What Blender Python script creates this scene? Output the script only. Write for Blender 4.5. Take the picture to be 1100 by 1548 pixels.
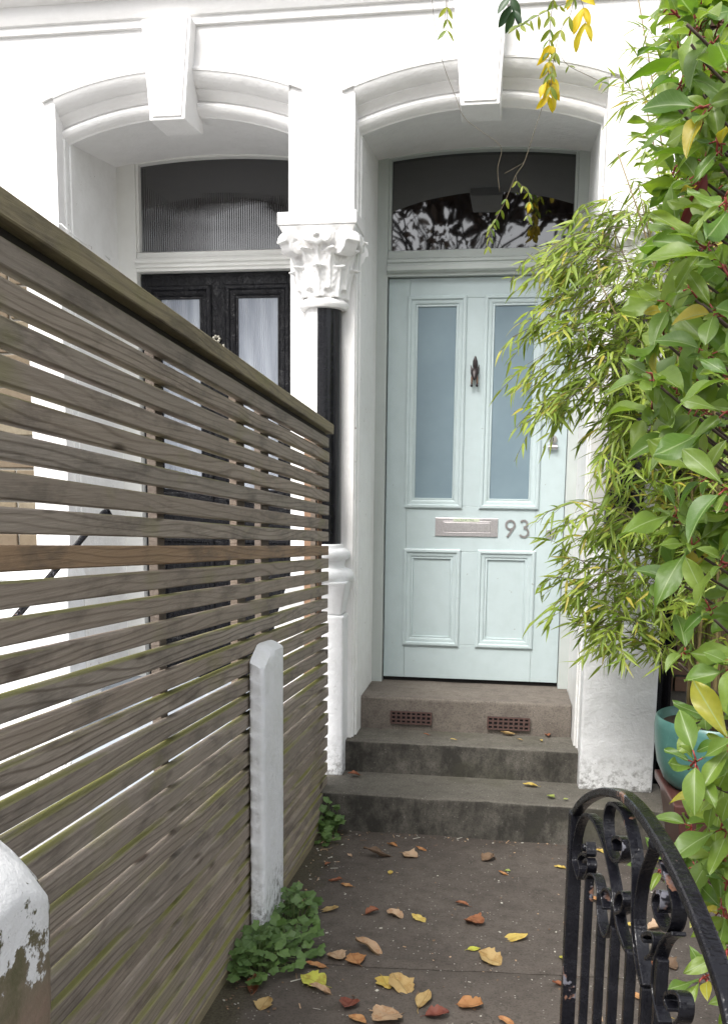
import bpy, bmesh, math, random
import numpy as np
from mathutils import Vector, Matrix, Quaternion, noise

for o in list(bpy.data.objects): bpy.data.objects.remove(o)
S = bpy.context.scene
COL = S.collection
R = math.radians

# ------------------------------------------------------------------ camera
cd = bpy.data.cameras.new('camera'); cam = bpy.data.objects.new('camera', cd); COL.objects.link(cam)
CM = ((0.988911619665026, -0.032204346985950066, 0.14497133691424466),
      (0.14807827040331425, 0.13986227696089915, -0.979035938726294),
      (0.011253191807565014, 0.9896471207044061, 0.1430801948405889))
CAMPOS = Vector((0, 0, 1.45))
M3 = Matrix(CM)
cam.matrix_world = Matrix.Translation(CAMPOS) @ M3.to_4x4()
cd.sensor_fit = 'HORIZONTAL'; cd.sensor_width = 36; cd.lens = 36 * 1400 / 1100
cd.shift_y = 171 / 1100; cd.clip_start = 0.05; cd.clip_end = 600
S.camera = cam
S.render.resolution_x = 727; S.render.resolution_y = 1024

# ------------------------------------------------------------------ light
SUN_EL, SUN_AZ = R(52), R(205)          # azimuth measured clockwise from +Y
W = bpy.data.worlds.new('World'); S.world = W; W.use_nodes = True
nt = W.node_tree; nt.nodes.clear()
sky = nt.nodes.new('ShaderNodeTexSky'); sky.sky_type = 'NISHITA'; sky.sun_disc = False
sky.sun_elevation = SUN_EL; sky.sun_rotation = SUN_AZ
sky.air_density = 1.0; sky.dust_density = 3.5; sky.ozone_density = 1.0
hs = nt.nodes.new('ShaderNodeHueSaturation'); hs.inputs['Saturation'].default_value = 0.22
bg = nt.nodes.new('ShaderNodeBackground'); bg.inputs[1].default_value = 0.15
wo = nt.nodes.new('ShaderNodeOutputWorld')
nt.links.new(sky.outputs[0], hs.inputs['Color']); nt.links.new(hs.outputs[0], bg.inputs[0]); nt.links.new(bg.outputs[0], wo.inputs[0])
sd = bpy.data.lights.new('sun', 'SUN'); sd.energy = 1.2; sd.angle = R(28); sd.color = (1, .96, .9)
sun = bpy.data.objects.new('sun', sd); COL.objects.link(sun)
sv = Vector((math.sin(SUN_AZ) * math.cos(SUN_EL), math.cos(SUN_AZ) * math.cos(SUN_EL), math.sin(SUN_EL)))
sun.rotation_euler = sv.to_track_quat('Z', 'Y').to_euler(); sun.location = (-3, -4, 8)
S.view_settings.view_transform = 'Standard'; S.view_settings.look = 'None'
S.view_settings.exposure = 1.42; S.view_settings.gamma = 1
S.render.engine = 'CYCLES'
S.cycles.max_bounces = 8; S.cycles.diffuse_bounces = 4

# ------------------------------------------------------------------ helpers
def at(px, py, Y=None, X=None, Z=None, slope=None):
    """world point where the photograph's pixel ray meets a plane at a real depth"""
    v = M3 @ Vector((px - 550, -(py - 945), -1400)); c = CAMPOS
    if Y is not None: t = (Y - c.y) / v.y
    elif X is not None: t = (X - c.x) / v.x
    elif Z is not None: t = (Z - c.z) / v.z
    else:                                   # sloping path z = .055*(3.78-y)
        t = (.055 * 3.78 - c.z) / (v.z + .055 * v.y)
    return c + v * t
def gz(y): return .055 * (3.78 - max(y, 1.2)) if y < 3.78 else 0

class MB:
    def __init__(s): s.v = []; s.f = []; s.m = []; s.uv = None
    def quad(s, a, b, c, d, m=0):
        n = len(s.v); s.v += [tuple(a), tuple(b), tuple(c), tuple(d)]; s.f.append((n, n+1, n+2, n+3)); s.m.append(m)
    def poly(s, pts, m=0):
        n = len(s.v); s.v += [tuple(p) for p in pts]; s.f.append(tuple(range(n, n+len(pts)))); s.m.append(m)
    def box(s, x0, x1, y0, y1, z0, z1, m=0):
        n = len(s.v)
        s.v += [(x0,y0,z0),(x1,y0,z0),(x1,y1,z0),(x0,y1,z0),(x0,y0,z1),(x1,y0,z1),(x1,y1,z1),(x0,y1,z1)]
        for f in ((0,3,2,1),(4,5,6,7),(0,1,5,4),(1,2,6,5),(2,3,7,6),(3,0,4,7)): s.f.append(tuple(n+i for i in f)); s.m.append(m)
        return s
    def hexa(s, b, t, m=0):                # two 4-point loops
        n = len(s.v); s.v += [tuple(p) for p in b] + [tuple(p) for p in t]
        for f in ((0,3,2,1),(4,5,6,7),(0,1,5,4),(1,2,6,5),(2,3,7,6),(3,0,4,7)): s.f.append(tuple(n+i for i in f)); s.m.append(m)
        return s
    def grid(s, rows, closed=False, m=0, cap=False):
        n = len(s.v); k = len(rows[0])
        for r in rows: s.v += [tuple(p) for p in r]
        for i in range(len(rows)-1):
            for j in range(k if closed else k-1):
                a = n+i*k+j; b = n+i*k+(j+1) % k
                s.f.append((a, b, b+k, a+k)); s.m.append(m)
        if cap:
            s.f.append(tuple(n+j for j in range(k))[::-1]); s.m.append(m)
            s.f.append(tuple(n+(len(rows)-1)*k+j for j in range(k))); s.m.append(m)
        return s
    def lathe(s, prof, c, n=32, a0=0, a1=2*math.pi, m=0, cap=True):
        full = abs(a1-a0-2*math.pi) < 1e-6; k = n if full else n+1
        rows = [[(c[0]+r*math.cos(a0+(a1-a0)*j/n), c[1]+r*math.sin(a0+(a1-a0)*j/n), c[2]+z) for j in range(k)] for r, z in prof]
        return s.grid(rows, full, m, cap and full)
    def tube(s, pts, rad, n=8, m=0, sx=1, up=None):
        pts = [Vector(p) for p in pts]; rows = []
        prev = None
        for i, p in enumerate(pts):
            d = (pts[min(i+1, len(pts)-1)] - pts[max(i-1, 0)])
            d = d.normalized() if d.length > 1e-9 else Vector((0,0,1))
            if prev is None:
                ref = Vector((0,0,1)) if abs(d.z) < .9 else Vector((1,0,0))
                prev = d.cross(ref).normalized()
            u = (prev - d*prev.dot(d)); u = u.normalized() if u.length > 1e-6 else d.orthogonal().normalized()
            prev = u; w = d.cross(u)
            r = rad[i] if isinstance(rad, (list, tuple)) else rad
            rows.append([p + (u*math.cos(2*math.pi*j/n)+w*math.sin(2*math.pi*j/n))*r for j in range(n)])
        return s.grid(rows, True, m, True)
    def ribbon(s, pts, wv, th, m=0):       # bar of rectangular section, wv = half-width vector, th thickness
        pts = [Vector(p) for p in pts]; wv = Vector(wv); rows = []
        for i, p in enumerate(pts):
            d = (pts[min(i+1, len(pts)-1)] - pts[max(i-1, 0)]).normalized()
            nn = d.cross(wv).normalized() * (th/2)
            rows.append([p-wv-nn, p+wv-nn, p+wv+nn, p-wv+nn])
        return s.grid(rows, True, m, True)
    def xform(s, M, i0=0):
        for i in range(i0, len(s.v)): s.v[i] = tuple(M @ Vector(s.v[i]))
    def mesh(s, name, mats, smooth=False, base=(0,0,0), auto=None):
        me = bpy.data.meshes.new(name)
        b = Vector(base)
        me.from_pydata([tuple(Vector(v)-b) for v in s.v], [], s.f)
        for mt in (mats if isinstance(mats, (list, tuple)) else [mats]): me.materials.append(mt)
        me.polygons.foreach_set('material_index', s.m)
        if smooth: me.polygons.foreach_set('use_smooth', [True]*len(s.f))
        if s.uv:
            l = me.uv_layers.new(name='UVMap'); 
            for p in me.polygons:
                for li in p.loop_indices: l.data[li].uv = s.uv[me.loops[li].vertex_index]
        me.update()
        return me

def thing(name, label, cat, loc=(0,0,0), group=None, kind=None):
    o = bpy.data.objects.new(name, None); COL.objects.link(o); o.location = loc; o.empty_display_size = .1
    if label: o['label'] = label
    if cat: o['category'] = cat
    if group: o['group'] = group
    if kind: o['kind'] = kind
    return o
def wloc(o):
    v = Vector(o.location)
    while o.parent: o = o.parent; v += o.location
    return v
def obj(name, mb, mats, parent=None, smooth=False, bevel=0, label=None, kind=None, bseg=2, solid=0, angle=None):
    base = wloc(parent) if parent else Vector((0,0,0))
    me = mb.mesh(name, mats, smooth, base) if isinstance(mb, MB) else mb
    o = bpy.data.objects.new(name, me); COL.objects.link(o)
    if parent: o.parent = parent
    if smooth and angle:
        me.set_sharp_from_angle(angle=R(angle))
    if solid:
        md = o.modifiers.new('s', 'SOLIDIFY'); md.thickness = solid; md.offset = 0
    if bevel:
        md = o.modifiers.new('b', 'BEVEL'); md.width = bevel; md.segments = bseg; md.limit_method = 'ANGLE'; md.angle_limit = R(35)
    if label: o['label'] = label
    if kind: o['kind'] = kind
    return o
def tag(o, label=None, cat=None, group=None, kind=None):
    if label: o['label'] = label
    if cat: o['category'] = cat
    if group: o['group'] = group
    if kind: o['kind'] = kind
    return o
def inst(name, me, parent, M):
    """mesh shared, placed by a world matrix"""
    o = bpy.data.objects.new(name, me); COL.objects.link(o)
    if parent: o.parent = parent; M = Matrix.Translation(-wloc(parent)) @ M
    o.matrix_basis = M
    return o

# ------------------------------------------------------------------ materials
class NT:
    def __init__(s, name):
        s.mat = bpy.data.materials.new(name); s.mat.use_nodes = True; s.t = s.mat.node_tree
        s.b = s.t.nodes['Principled BSDF']; s.out = s.t.nodes['Material Output']; s.co = None
    def n(s, ty, ins=None, **kw):
        nd = s.t.nodes.new(ty)
        for k, v in kw.items(): setattr(nd, k, v)
        for k, v in (ins or {}).items():
            if isinstance(v, bpy.types.NodeSocket): s.t.links.new(v, nd.inputs[k])
            else: nd.inputs[k].default_value = v
        return nd
    def coord(s, scale=(1,1,1), rnd=False, kind='Object', off=None):
        tc = s.n('ShaderNodeTexCoord')
        src = tc.outputs[kind]
        if rnd:
            oi = s.n('ShaderNodeObjectInfo')
            mm = s.n('ShaderNodeMath', {0: oi.outputs['Random'], 1: 37.0}, operation='MULTIPLY')
            va = s.n('ShaderNodeVectorMath', {0: src, 1: mm.outputs[0]}, operation='ADD'); src = va.outputs[0]
        mp = s.n('ShaderNodeMapping', {'Vector': src, 'Scale': scale})
        return mp.outputs[0]
    def noise(s, vec, scale, detail=4, rough=.55, dist=0):
        return s.n('ShaderNodeTexNoise', {'Vector': vec, 'Scale': scale, 'Detail': detail, 'Roughness': rough, 'Distortion': dist}).outputs[0]
    def ramp(s, fac, stops):
        r = s.n('ShaderNodeValToRGB', {0: fac}); e = r.color_ramp.elements
        while len(e) < len(stops): e.new(.5)
        for el, (p, c) in zip(e, stops):
            el.position = p; el.color = (c, c, c, 1) if isinstance(c, (int, float)) else (*c, 1)
        return r.outputs[0]
    def mix(s, fac, a, b, blend='MIX'):
        m = s.n('ShaderNodeMix', data_type='RGBA', blend_type=blend)
        for k, v in ((0, fac), (6, a), (7, b)):
            if isinstance(v, bpy.types.NodeSocket): s.t.links.new(v, m.inputs[k])
            else: m.inputs[k].default_value = v if isinstance(v, (int, float)) else (*v, 1)
        return m.outputs[2]
    def math(s, op, a, b=0):
        return s.n('ShaderNodeMath', {0: a, 1: b}, operation=op).outputs[0]
    def sep(s, vec): return s.n('ShaderNodeSeparateXYZ', {0: vec}).outputs
    def normal(s):
        return s.n('ShaderNodeNewGeometry').outputs['Normal']
    def bump(s, h, strength=.3, dist=.002, prev=None):
        ins = {'Height': h, 'Strength': strength, 'Distance': dist}
        if prev is not None: ins['Normal'] = prev
        return s.n('ShaderNodeBump', ins).outputs[0]
    def set(s, **kw):
        names = dict(col='Base Color', rough='Roughness', nrm='Normal', metal='Metallic', spec='Specular IOR Level', coat='Coat Weight', ior='IOR', sheen='Sheen Weight')
        for k, v in kw.items():
            sk = s.b.inputs[names[k]]
            if isinstance(v, bpy.types.NodeSocket): s.t.links.new(v, sk)
            elif isinstance(v, (tuple, list)): sk.default_value = (*v, 1)
            else: sk.default_value = v
        return s.mat

def m_paint(name, col, rough=.45, dirt=(.35,.33,.28), amt=.12, chips=.0, bs=.25, chipcol=(.12,.1,.08), scale=1, splash=0):
    t = NT(name); c = t.coord(kind='Object')
    big = t.noise(c, 1.7*scale, 5, .6); fine = t.noise(c, 60*scale, 3, .6); med = t.noise(c, 14*scale, 5, .65)
    k = t.ramp(big, [(.45, 0), (.75, 1)]); k2 = t.ramp(med, [(.42, 0), (.72, 1)])
    colr = t.mix(t.math('MULTIPLY', t.math('ADD', k, t.math('MULTIPLY', k2, .7)), amt), col, dirt)
    if splash:      # dirt spattered up from the ground onto the foot of the thing
        z = t.sep(c)[2]; g = t.ramp(t.math('ADD', z, t.math('MULTIPLY', med, .22)), [(.26, 1), (splash+.30, 0)])
        colr = t.mix(t.math('MULTIPLY', g, t.ramp(t.noise(c, 45, 4, .7), [(.45, 0), (.62, .85)])), colr, (.09,.085,.07))
    nr = t.bump(big, min(1, bs), .012); nr = t.bump(med, min(1, bs), .008, nr); nr = t.bump(fine, min(1, bs), .002, nr)
    if name.startswith('pale'):
        br = t.noise(t.coord((120, 120, 3)), 1.0, 4, .6); nr = t.bump(br, .25, .0012, nr)
    if chips:
        ch = t.ramp(t.noise(c, 23*scale, 6, .75), [(.72-chips, 0), (.735-chips, 1)])
        colr = t.mix(ch, colr, chipcol)
    return t.set(col=colr, rough=rough, nrm=nr)
def m_plain(name, col, rough=.5, metal=0, bump=0, bscale=80, spec=.5):
    t = NT(name); c = t.coord()
    h = t.noise(c, bscale, 4, .6)
    colr = t.mix(t.ramp(h, [(.35, 0), (.7, 1)]), [x*.85 for x in col], [min(1, x*1.12) for x in col])
    kw = dict(col=colr, rough=rough, metal=metal, spec=spec)
    if bump: kw['nrm'] = t.bump(h, bump, .002)
    return t.set(**kw)

WHITE = m_paint('white_masonry_paint', (.80,.79,.78), .5, (.52,.51,.49), .2, bs=.6)
WHITE2 = m_paint('white_masonry_paint_worn', (.78,.79,.80), .55, (.42,.42,.40), .25, chips=.03, bs=1.0, splash=.16)
WHITEJ = m_paint('white_jamb_paint', (.79,.79,.78), .5, (.4,.38,.34), .2, chips=.06, bs=.8, chipcol=(.25,.2,.17))
WHITEG = m_paint('white_gloss_frame_paint', (.74,.74,.71), .3, (.45,.43,.38), .15, bs=.15)
GREEN = m_paint('pale_duck_egg_paint', (.465,.545,.56), .34, (.35,.42,.42), .35, chips=.045, bs=.14, chipcol=(.2,.19,.17))
GREENF = m_paint('pale_grey_green_frame_paint', (.46,.495,.48), .38, (.33,.36,.34), .25, bs=.12)

def m_black_door():
    t = NT('thick_crackled_black_gloss'); c = t.coord((1,1,.45))
    v = t.n('ShaderNodeTexVoronoi', {'Vector': c, 'Scale': 55.0}, feature='DISTANCE_TO_EDGE').outputs[0]
    n1 = t.noise(c, 26, 6, .7, 1.2)
    nr = t.bump(n1, 1.0, .010); nr = t.bump(t.ramp(v, [(0, 0), (.12, 1)]), .4, .0015, nr)
    return t.set(col=(.004,.004,.006), rough=.10, nrm=nr, spec=.28)
BLACKD = m_black_door()
def m_black(name, rough=.25, rust=.0, bs=.3):
    t = NT(name); c = t.coord()
    n1 = t.noise(c, 35, 5, .7); n2 = t.noise(c, 9, 5, .75)
    col = t.mix(t.ramp(n1, [(.4, 0), (.8, 1)]), (.005,.005,.007), (.012,.012,.015))
    if rust:
        f = t.ramp(n2, [(.66-rust, 0), (.68-rust, 1)])
        col = t.mix(f, col, t.mix(t.ramp(t.noise(c, 60, 2), [(.45, 0), (.55, 1)]), (.15,.08,.055), (.12,.12,.14)))
    return t.set(col=col, rough=t.ramp(n1, [(.3, rough*.7), (.8, rough*1.8)]), nrm=t.bump(n2, min(1, bs*1.2), .006, t.bump(n1, bs, .002)), spec=.3)
BLACK = m_black('black_gloss_paint', .16, 0, .08); IRON = m_black('chipped_black_ironwork_paint', .2, .045, .75)

def m_glass(name, col, rough, reed=0, spec=1.0):
    t = NT(name); kw = dict(col=col, rough=rough, ior=1.95, spec=.5)
    c = t.coord()
    if reed:
        x = t.sep(c)[0]
        w = t.math('SINE', t.math('MULTIPLY', x, 2*math.pi/reed), 0)
        kw['nrm'] = t.bump(w, .30, .0012)
    else:
        kw['nrm'] = t.bump(t.noise(c, 2.2, 2), .15, .01)
    return t.set(**kw)
GL_DARK = m_glass('dark_reflective_glass', (.004,.004,.005), .02)
GL_DARKR = m_glass('dark_reeded_glass', (.004,.003,.004), .035, .0115)
def m_frost():
    t = NT('frosted_blue_grey_glass'); c = t.coord()
    z = t.sep(c)[2]; n1 = t.noise(c, 3, 4, .6)
    col = t.mix(t.ramp(n1, [(.3, 0), (.7, 1)]), (.15,.21,.25), (.19,.26,.30))
    return t.set(col=col, rough=.36, nrm=t.bump(t.noise(c, 300, 2), .2, .0005))
GL_FROST = m_frost()
def m_reedwhite():
    t = NT('white_reeded_glass'); c = t.coord(); x = t.sep(c)[0]
    w = t.math('SINE', t.math('MULTIPLY', x, 2*math.pi/.011), 0)
    col = t.mix(t.ramp(t.noise(t.coord((8,1,.8)), 2.5, 3), [(.35, 0), (.7, 1)]), (.20,.22,.26), (.34,.37,.42))
    return t.set(col=col, rough=.2, nrm=t.bump(w, .5, .0015))
GL_REED = m_reedwhite()

def m_wood(name, a, b, moss=1.0):
    t = NT(name)
    c = t.coord((9, 1.0, 9), rnd=True); c2 = t.coord((1.2, .17, 1.2), rnd=True); plain = t.coord(rnd=True)
    warp = t.noise(c2, 3.2, 3, .5)
    z = t.sep(plain)
    # growth-ring figure: bands across the board bent by slow noise
    ph = t.math('ADD', t.math('MULTIPLY', t.math('ADD', z[2], t.math('MULTIPLY', z[1], .0556)), 400), t.math('MULTIPLY', warp, 75))
    ring = t.math('SINE', ph, 0)
    rg = t.math('MULTIPLY', t.ramp(ring, [(.0, 0), (.55, .15), (1.0, .95)]), t.ramp(t.noise(c2, 2.0, 2), [(.35, .2), (.6, 1)]))
    grain = t.noise(t.coord((40, 1.6, 40), rnd=True), 4, 5, .7)
    big = t.noise(c2, 5, 4, .6)
    col = t.mix(rg, a, b)
    col = t.mix(t.math('MULTIPLY', t.ramp(grain, [(.35, 0), (.7, 1)]), .5), col, [x*.55 for x in b])
    col = t.mix(t.math('MULTIPLY', t.ramp(big, [(.4, 0), (.75, 1)]), .35), col, (.17,.15,.115))
    oi = t.n('ShaderNodeObjectInfo').outputs['Random']
    col = t.mix(t.math('MULTIPLY', oi, .45), col, [x*.5 for x in a])
    hv = t.n('ShaderNodeMath', {0: t.math('MULTIPLY', oi, 7.31), 1: 0}, operation='FRACT').outputs[0]
    col = t.mix(t.math('MULTIPLY', hv, .22), col, (.34,.25,.175))
    stn = t.ramp(t.noise(t.coord((1, .9, 3), rnd=True), 4, 5, .7), [(.50, 0), (.66, .55)])
    col = t.mix(stn, col, (.075,.062,.052))
    # knots
    kn = t.n('ShaderNodeTexVoronoi', {'Vector': t.coord((1, .32, 1), rnd=True), 'Scale': 7.0, 'Randomness': 1.0}).outputs['Distance']
    col = t.mix(t.ramp(kn, [(.06, 1), (.11, 0)]), col, (.06,.042,.03))
    # green algae: top edges of boards and damp patches
    nz = t.sep(t.normal())[2]
    mo = t.math('MULTIPLY', t.ramp(nz, [(.55, 0), (.8, 1)]), t.ramp(t.noise(c2, 9, 4, .6), [(.44, 0), (.58, 1)]))
    pat = t.math('MULTIPLY', t.ramp(t.noise(t.coord((2,1.1,2), kind='Object'), 2.6, 4, .6), [(.56, 0), (.74, .5)]), 1)
    al = t.math('MULTIPLY', t.math('MAXIMUM', mo, pat), moss)
    col = t.mix(al, col, t.mix(grain, (.13,.13,.035), (.24,.235,.07)))
    nr = t.bump(rg, .4, .0015); nr = t.bump(grain, .8, .0025, nr)
    return t.set(col=col, rough=.7, nrm=nr, spec=.25)
WOOD = m_wood('weathered_grey_slat_wood', (.37,.32,.27), (.15,.12,.095), .95)
WOODB = m_wood('weathered_brown_slat_wood', (.40,.26,.15), (.17,.09,.045), .25)
WOODR = m_wood('mossy_rail_wood', (.27,.24,.14), (.15,.13,.085), 1.0)
WOODP = m_wood('brown_batten_wood', (.20,.165,.14), (.14,.11,.09), .2)
WOODO = m_wood('orange_post_wood', (.36,.22,.14), (.26,.155,.1), .1)

def m_ground(name, a, b, speck=.5, dirt=(.03,.03,.025), dirtamt=.5, riser=False):
    t = NT(name); c = t.coord()
    big = t.noise(c, 2.2, 6, .65); fine = t.noise(c, 140, 3, .7); med = t.noise(c, 18, 6, .7)
    col = t.mix(t.ramp(big, [(.3, 0), (.7, 1)]), a, b)
    col = t.mix(t.math('MULTIPLY', t.ramp(med, [(.45, 0), (.7, 1)]), dirtamt), col, dirt)
    col = t.mix(t.math('MULTIPLY', t.ramp(fine, [(.38, 1), (.5, 0)]), .45), col, [x*.4 for x in a])
    v = t.n('ShaderNodeTexVoronoi', {'Vector': c, 'Scale': 80.0, 'Randomness': 1.0})
    sp = t.math('MULTIPLY', t.ramp(v.outputs['Distance'], [(.12, 1), (.24, 0)]), t.ramp(t.sep(v.outputs['Color'])[0], [(.80, 0), (.86, 1)]))
    col = t.mix(t.math('MULTIPLY', sp, speck), col, (.42,.40,.36))
    if name == 'dark_worn_concrete_path':      # soil and moss gathered along the foot of the fence
        ed = t.math('ADD', t.math('MULTIPLY', t.sep(c)[0], -1.0), t.math('MULTIPLY', med, .22))
        col = t.mix(t.ramp(ed, [(.70, 0), (.80, .85)]), col, t.mix(t.ramp(fine, [(.4, 0), (.6, 1)]), (.045,.035,.025), (.08,.075,.045)))
        cr = t.n('ShaderNodeTexVoronoi', {'Vector': t.n('ShaderNodeVectorMath', {0: c, 1: t.n('ShaderNodeTexNoise', {'Vector': c, 'Scale': 4.0, 'Detail': 5.0}).outputs['Color']}, operation='ADD').outputs[0], 'Scale': 1.1}, feature='DISTANCE_TO_EDGE').outputs[0]
        col = t.mix(t.math('MULTIPLY', t.ramp(cr, [(.002, 1), (.006, 0)]), t.ramp(big, [(.45, 0), (.6, .55)])), col, (.02,.017,.014))
    if riser:       # black algae streaks on the upright faces
        ny = t.sep(t.normal()); up = t.ramp(ny[2], [(.3, 1), (.7, 0)])
        al = t.math('MULTIPLY', up, t.ramp(t.noise(t.coord((1,1,.6)), 6, 6, .75), [(.36, 0), (.58, .85)]))
        col = t.mix(al, col, (.022,.021,.018))
        g = t.math('MULTIPLY', t.ramp(t.noise(c, 3.1, 5, .6), [(.55, 0), (.7, .5)]), 1)
        col = t.mix(g, col, (.075,.073,.05))
    nr = t.bump(med, .35, .006); nr = t.bump(fine, .5, .002, nr)
    return t.set(col=col, rough=.85, nrm=nr, spec=.25)
PATH = m_ground('dark_worn_concrete_path', (.072,.061,.053), (.118,.101,.087), .7, (.044,.036,.031), .6)
STEP = m_ground('stained_concrete_step', (.10,.092,.078), (.165,.152,.13), .45, (.052,.048,.040), .6, True)
STEP3 = m_ground('worn_brownish_top_step', (.13,.112,.097), (.19,.165,.14), .25, (.075,.062,.054), .6)
SOIL = m_ground('dark_soil', (.03,.022,.016), (.05,.04,.03), .1)
PAVE = m_ground('grey_pavement', (.12,.12,.115), (.17,.165,.16), .2)
GREYP = m_paint('pale_grey_step_paint', (.38,.42,.47), .6, (.25,.26,.27), .3)

def m_brick(name, a, b, c3):
    t = NT(name); c = t.coord(rnd=True); oi = t.n('ShaderNodeObjectInfo').outputs['Random']
    col = t.ramp(oi, [(0, a), (.5, b), (1, c3)])
    n1 = t.noise(c, 40, 5, .7)
    col = t.mix(t.math('MULTIPLY', t.ramp(n1, [(.4, 0), (.75, 1)]), .5), col, (.10,.075,.05))
    return t.set(col=col, rough=.9, nrm=t.bump(n1, .7, .004), spec=.2)
BRICK = m_brick('yellow_stock_brick', (.19,.155,.105), (.15,.115,.08), (.23,.20,.145))
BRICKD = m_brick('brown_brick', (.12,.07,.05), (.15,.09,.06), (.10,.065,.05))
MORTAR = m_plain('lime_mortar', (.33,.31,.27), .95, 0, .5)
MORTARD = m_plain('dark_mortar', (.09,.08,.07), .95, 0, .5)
TERRA = m_plain('red_terracotta_vent', (.085,.047,.040), .8, 0, .4)
DARK = m_plain('dark_void', (.008,.007,.007), .9)
STEEL = m_plain('brushed_steel', (.62,.59,.60), .33, .85, .05, 200)
STEELN = m_plain('satin_steel_numbers', (.36,.34,.34), .38, .7)
BRASS = m_plain('tarnished_brass', (.42,.40,.34), .35, .8)
BRONZE = m_plain('dark_bronze_cast', (.022,.015,.016), .4, .2, .3, 150)
BRONZEL = m_plain('worn_copper_bronze', (.20,.12,.085), .4, .4, .2, 150)
STICK = m_plain('cream_sticker', (.62,.66,.52), .5)
INK = m_plain('green_ink', (.18,.26,.16), .6)
LEAD = m_plain('black_cable', (.02,.02,.02), .5)
def m_pot():
    t = NT('turquoise_glazed_ceramic'); c = t.coord(); n1 = t.noise(c, 6, 5, .65)
    col = t.mix(t.ramp(n1, [(.3, 0), (.7, 1)]), (.045,.135,.12), (.085,.21,.185))
    col = t.mix(t.ramp(t.noise(c, 40, 4, .7), [(.6, 0), (.75, .5)]), col, (.2,.4,.34))
    return t.set(col=col, rough=.28, nrm=t.bump(n1, .2, .004))
POT = m_pot(); POTB = m_plain('brown_glazed_ceramic', (.085,.035,.03), .3, 0, .2, 12)

def m_leaf(name, top, top2, under, rough=.35, trans=.35, tint=None, rib=None, obj_rand=True, blotch=None, spec=.5):
    t = NT(name); c = t.coord(kind='Object')
    if obj_rand: rnd = t.n('ShaderNodeObjectInfo').outputs['Random']
    else: rnd = t.n('ShaderNodeAttribute', attribute_name='tint').outputs['Fac']
    col = t.mix(rnd, top, top2)
    if tint is not None: col = t.mix(t.ramp(rnd, [(tint[0], 0), (tint[0]+.03, 1)]), col, tint[1])
    n1 = t.noise(c, 30, 3, .6)
    col = t.mix(t.math('MULTIPLY', t.ramp(n1, [(.35, 0), (.7, 1)]), .3), col, [x*.6 for x in top])
    if rib is not None:
        uv = t.n('ShaderNodeTexCoord').outputs['UV']; s = t.sep(uv)
        d = t.math('ABSOLUTE', t.math('SUBTRACT', s[0], .5))
        side = t.math('SINE', t.math('MULTIPLY', t.math('SUBTRACT', s[1], t.math('MULTIPLY', d, .55)), 62), 0)
        r2 = t.ramp(side, [(.9, 0), (1.0, .10)])
        col = t.mix(t.math('MAXIMUM', t.ramp(d, [(.012, .75), (.035, 0)]), r2), col, rib)
    if blotch is not None:
        col = t.mix(t.ramp(t.noise(c, 45, 5, .7), [(.52, 0), (.64, .75)]), col, blotch)
    geo = t.n('ShaderNodeNewGeometry').outputs['Backfacing']
    colb = t.mix(geo, col, t.mix(.5, col, under))
    t.set(col=colb, rough=rough, spec=spec, nrm=t.bump(t.noise(c, 55, 3), .25, .003))
    tr = t.n('ShaderNodeBsdfTranslucent', {'Color': t.mix(.0, col, col)})
    br = t.n('ShaderNodeHueSaturation', {'Color': col, 'Saturation': 1.1, 'Value': 1.5}); t.t.links.new(br.outputs[0], tr.inputs['Color'])
    mx = t.n('ShaderNodeMixShader', {0: trans, 1: t.b.outputs[0], 2: tr.outputs[0]})
    t.t.links.new(mx.outputs[0], t.out.inputs[0])
    return t.mat
L_PHO = m_leaf('glossy_shrub_leaf', (.082,.165,.024), (.22,.30,.052), (.26,.36,.15), .42, .42, (.95, (.42,.34,.04)), (.28,.36,.16))
L_BAM = m_leaf('bamboo_leaf', (.19,.27,.03), (.37,.43,.08), (.2,.27,.09), .45, .4, (.92, (.48,.42,.08)))
L_BAMS = m_leaf('bamboo_leaf_mass', (.14,.22,.026), (.34,.41,.07), (.18,.25,.08), .45, .4, (.93, (.45,.38,.07)), obj_rand=False)
L_WEED = m_leaf('weed_leaf', (.07,.13,.035), (.13,.22,.06), (.1,.18,.06), .5, .25, None, (.12,.2,.07))
L_VINE = m_leaf('vine_leaf_green', (.10,.17,.025), (.28,.30,.04), (.2,.25,.06), .45, .45)
L_VINEY = m_leaf('vine_leaf_yellow', (.62,.45,.02), (.50,.42,.04), (.6,.45,.08), .5, .4)
L_VINED = m_leaf('vine_leaf_dark', (.02,.05,.02), (.04,.08,.03), (.05,.1,.04), .4, .2)
L_RED = m_leaf('dark_red_leaf', (.12,.02,.02), (.16,.03,.02), (.16,.05,.04), .4, .2)
def m_fall(n, a, b, sp): return m_leaf('fallen_leaf_'+n, a, b, [x*.8+.03 for x in a], .6, .12, None, [x*.6 for x in a], blotch=sp, spec=.3)
FALL = dict(orange=m_fall('orange', (.36,.18,.075), (.44,.25,.11), (.25,.09,.03)),
            tan=m_fall('tan', (.38,.26,.16), (.46,.33,.22), (.28,.15,.07)),
            yellow=m_fall('yellow', (.48,.36,.09), (.56,.43,.13), (.40,.25,.05)),
            ochre=m_fall('ochre', (.40,.28,.12), (.46,.34,.16), (.28,.16,.05)),
            brown=m_fall('brown', (.13,.085,.055), (.20,.13,.08), (.07,.045,.03)),
            rust=m_fall('rust', (.24,.095,.05), (.30,.13,.06), (.16,.04,.02)),
            red=m_fall('red', (.16,.05,.035), (.20,.07,.045), (.1,.02,.015)),
            green=m_fall('green', (.22,.27,.06), (.3,.34,.1), (.12,.15,.04)),
            lime=m_fall('lime', (.45,.46,.07), (.5,.5,.1), (.3,.2,.05)))
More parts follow.
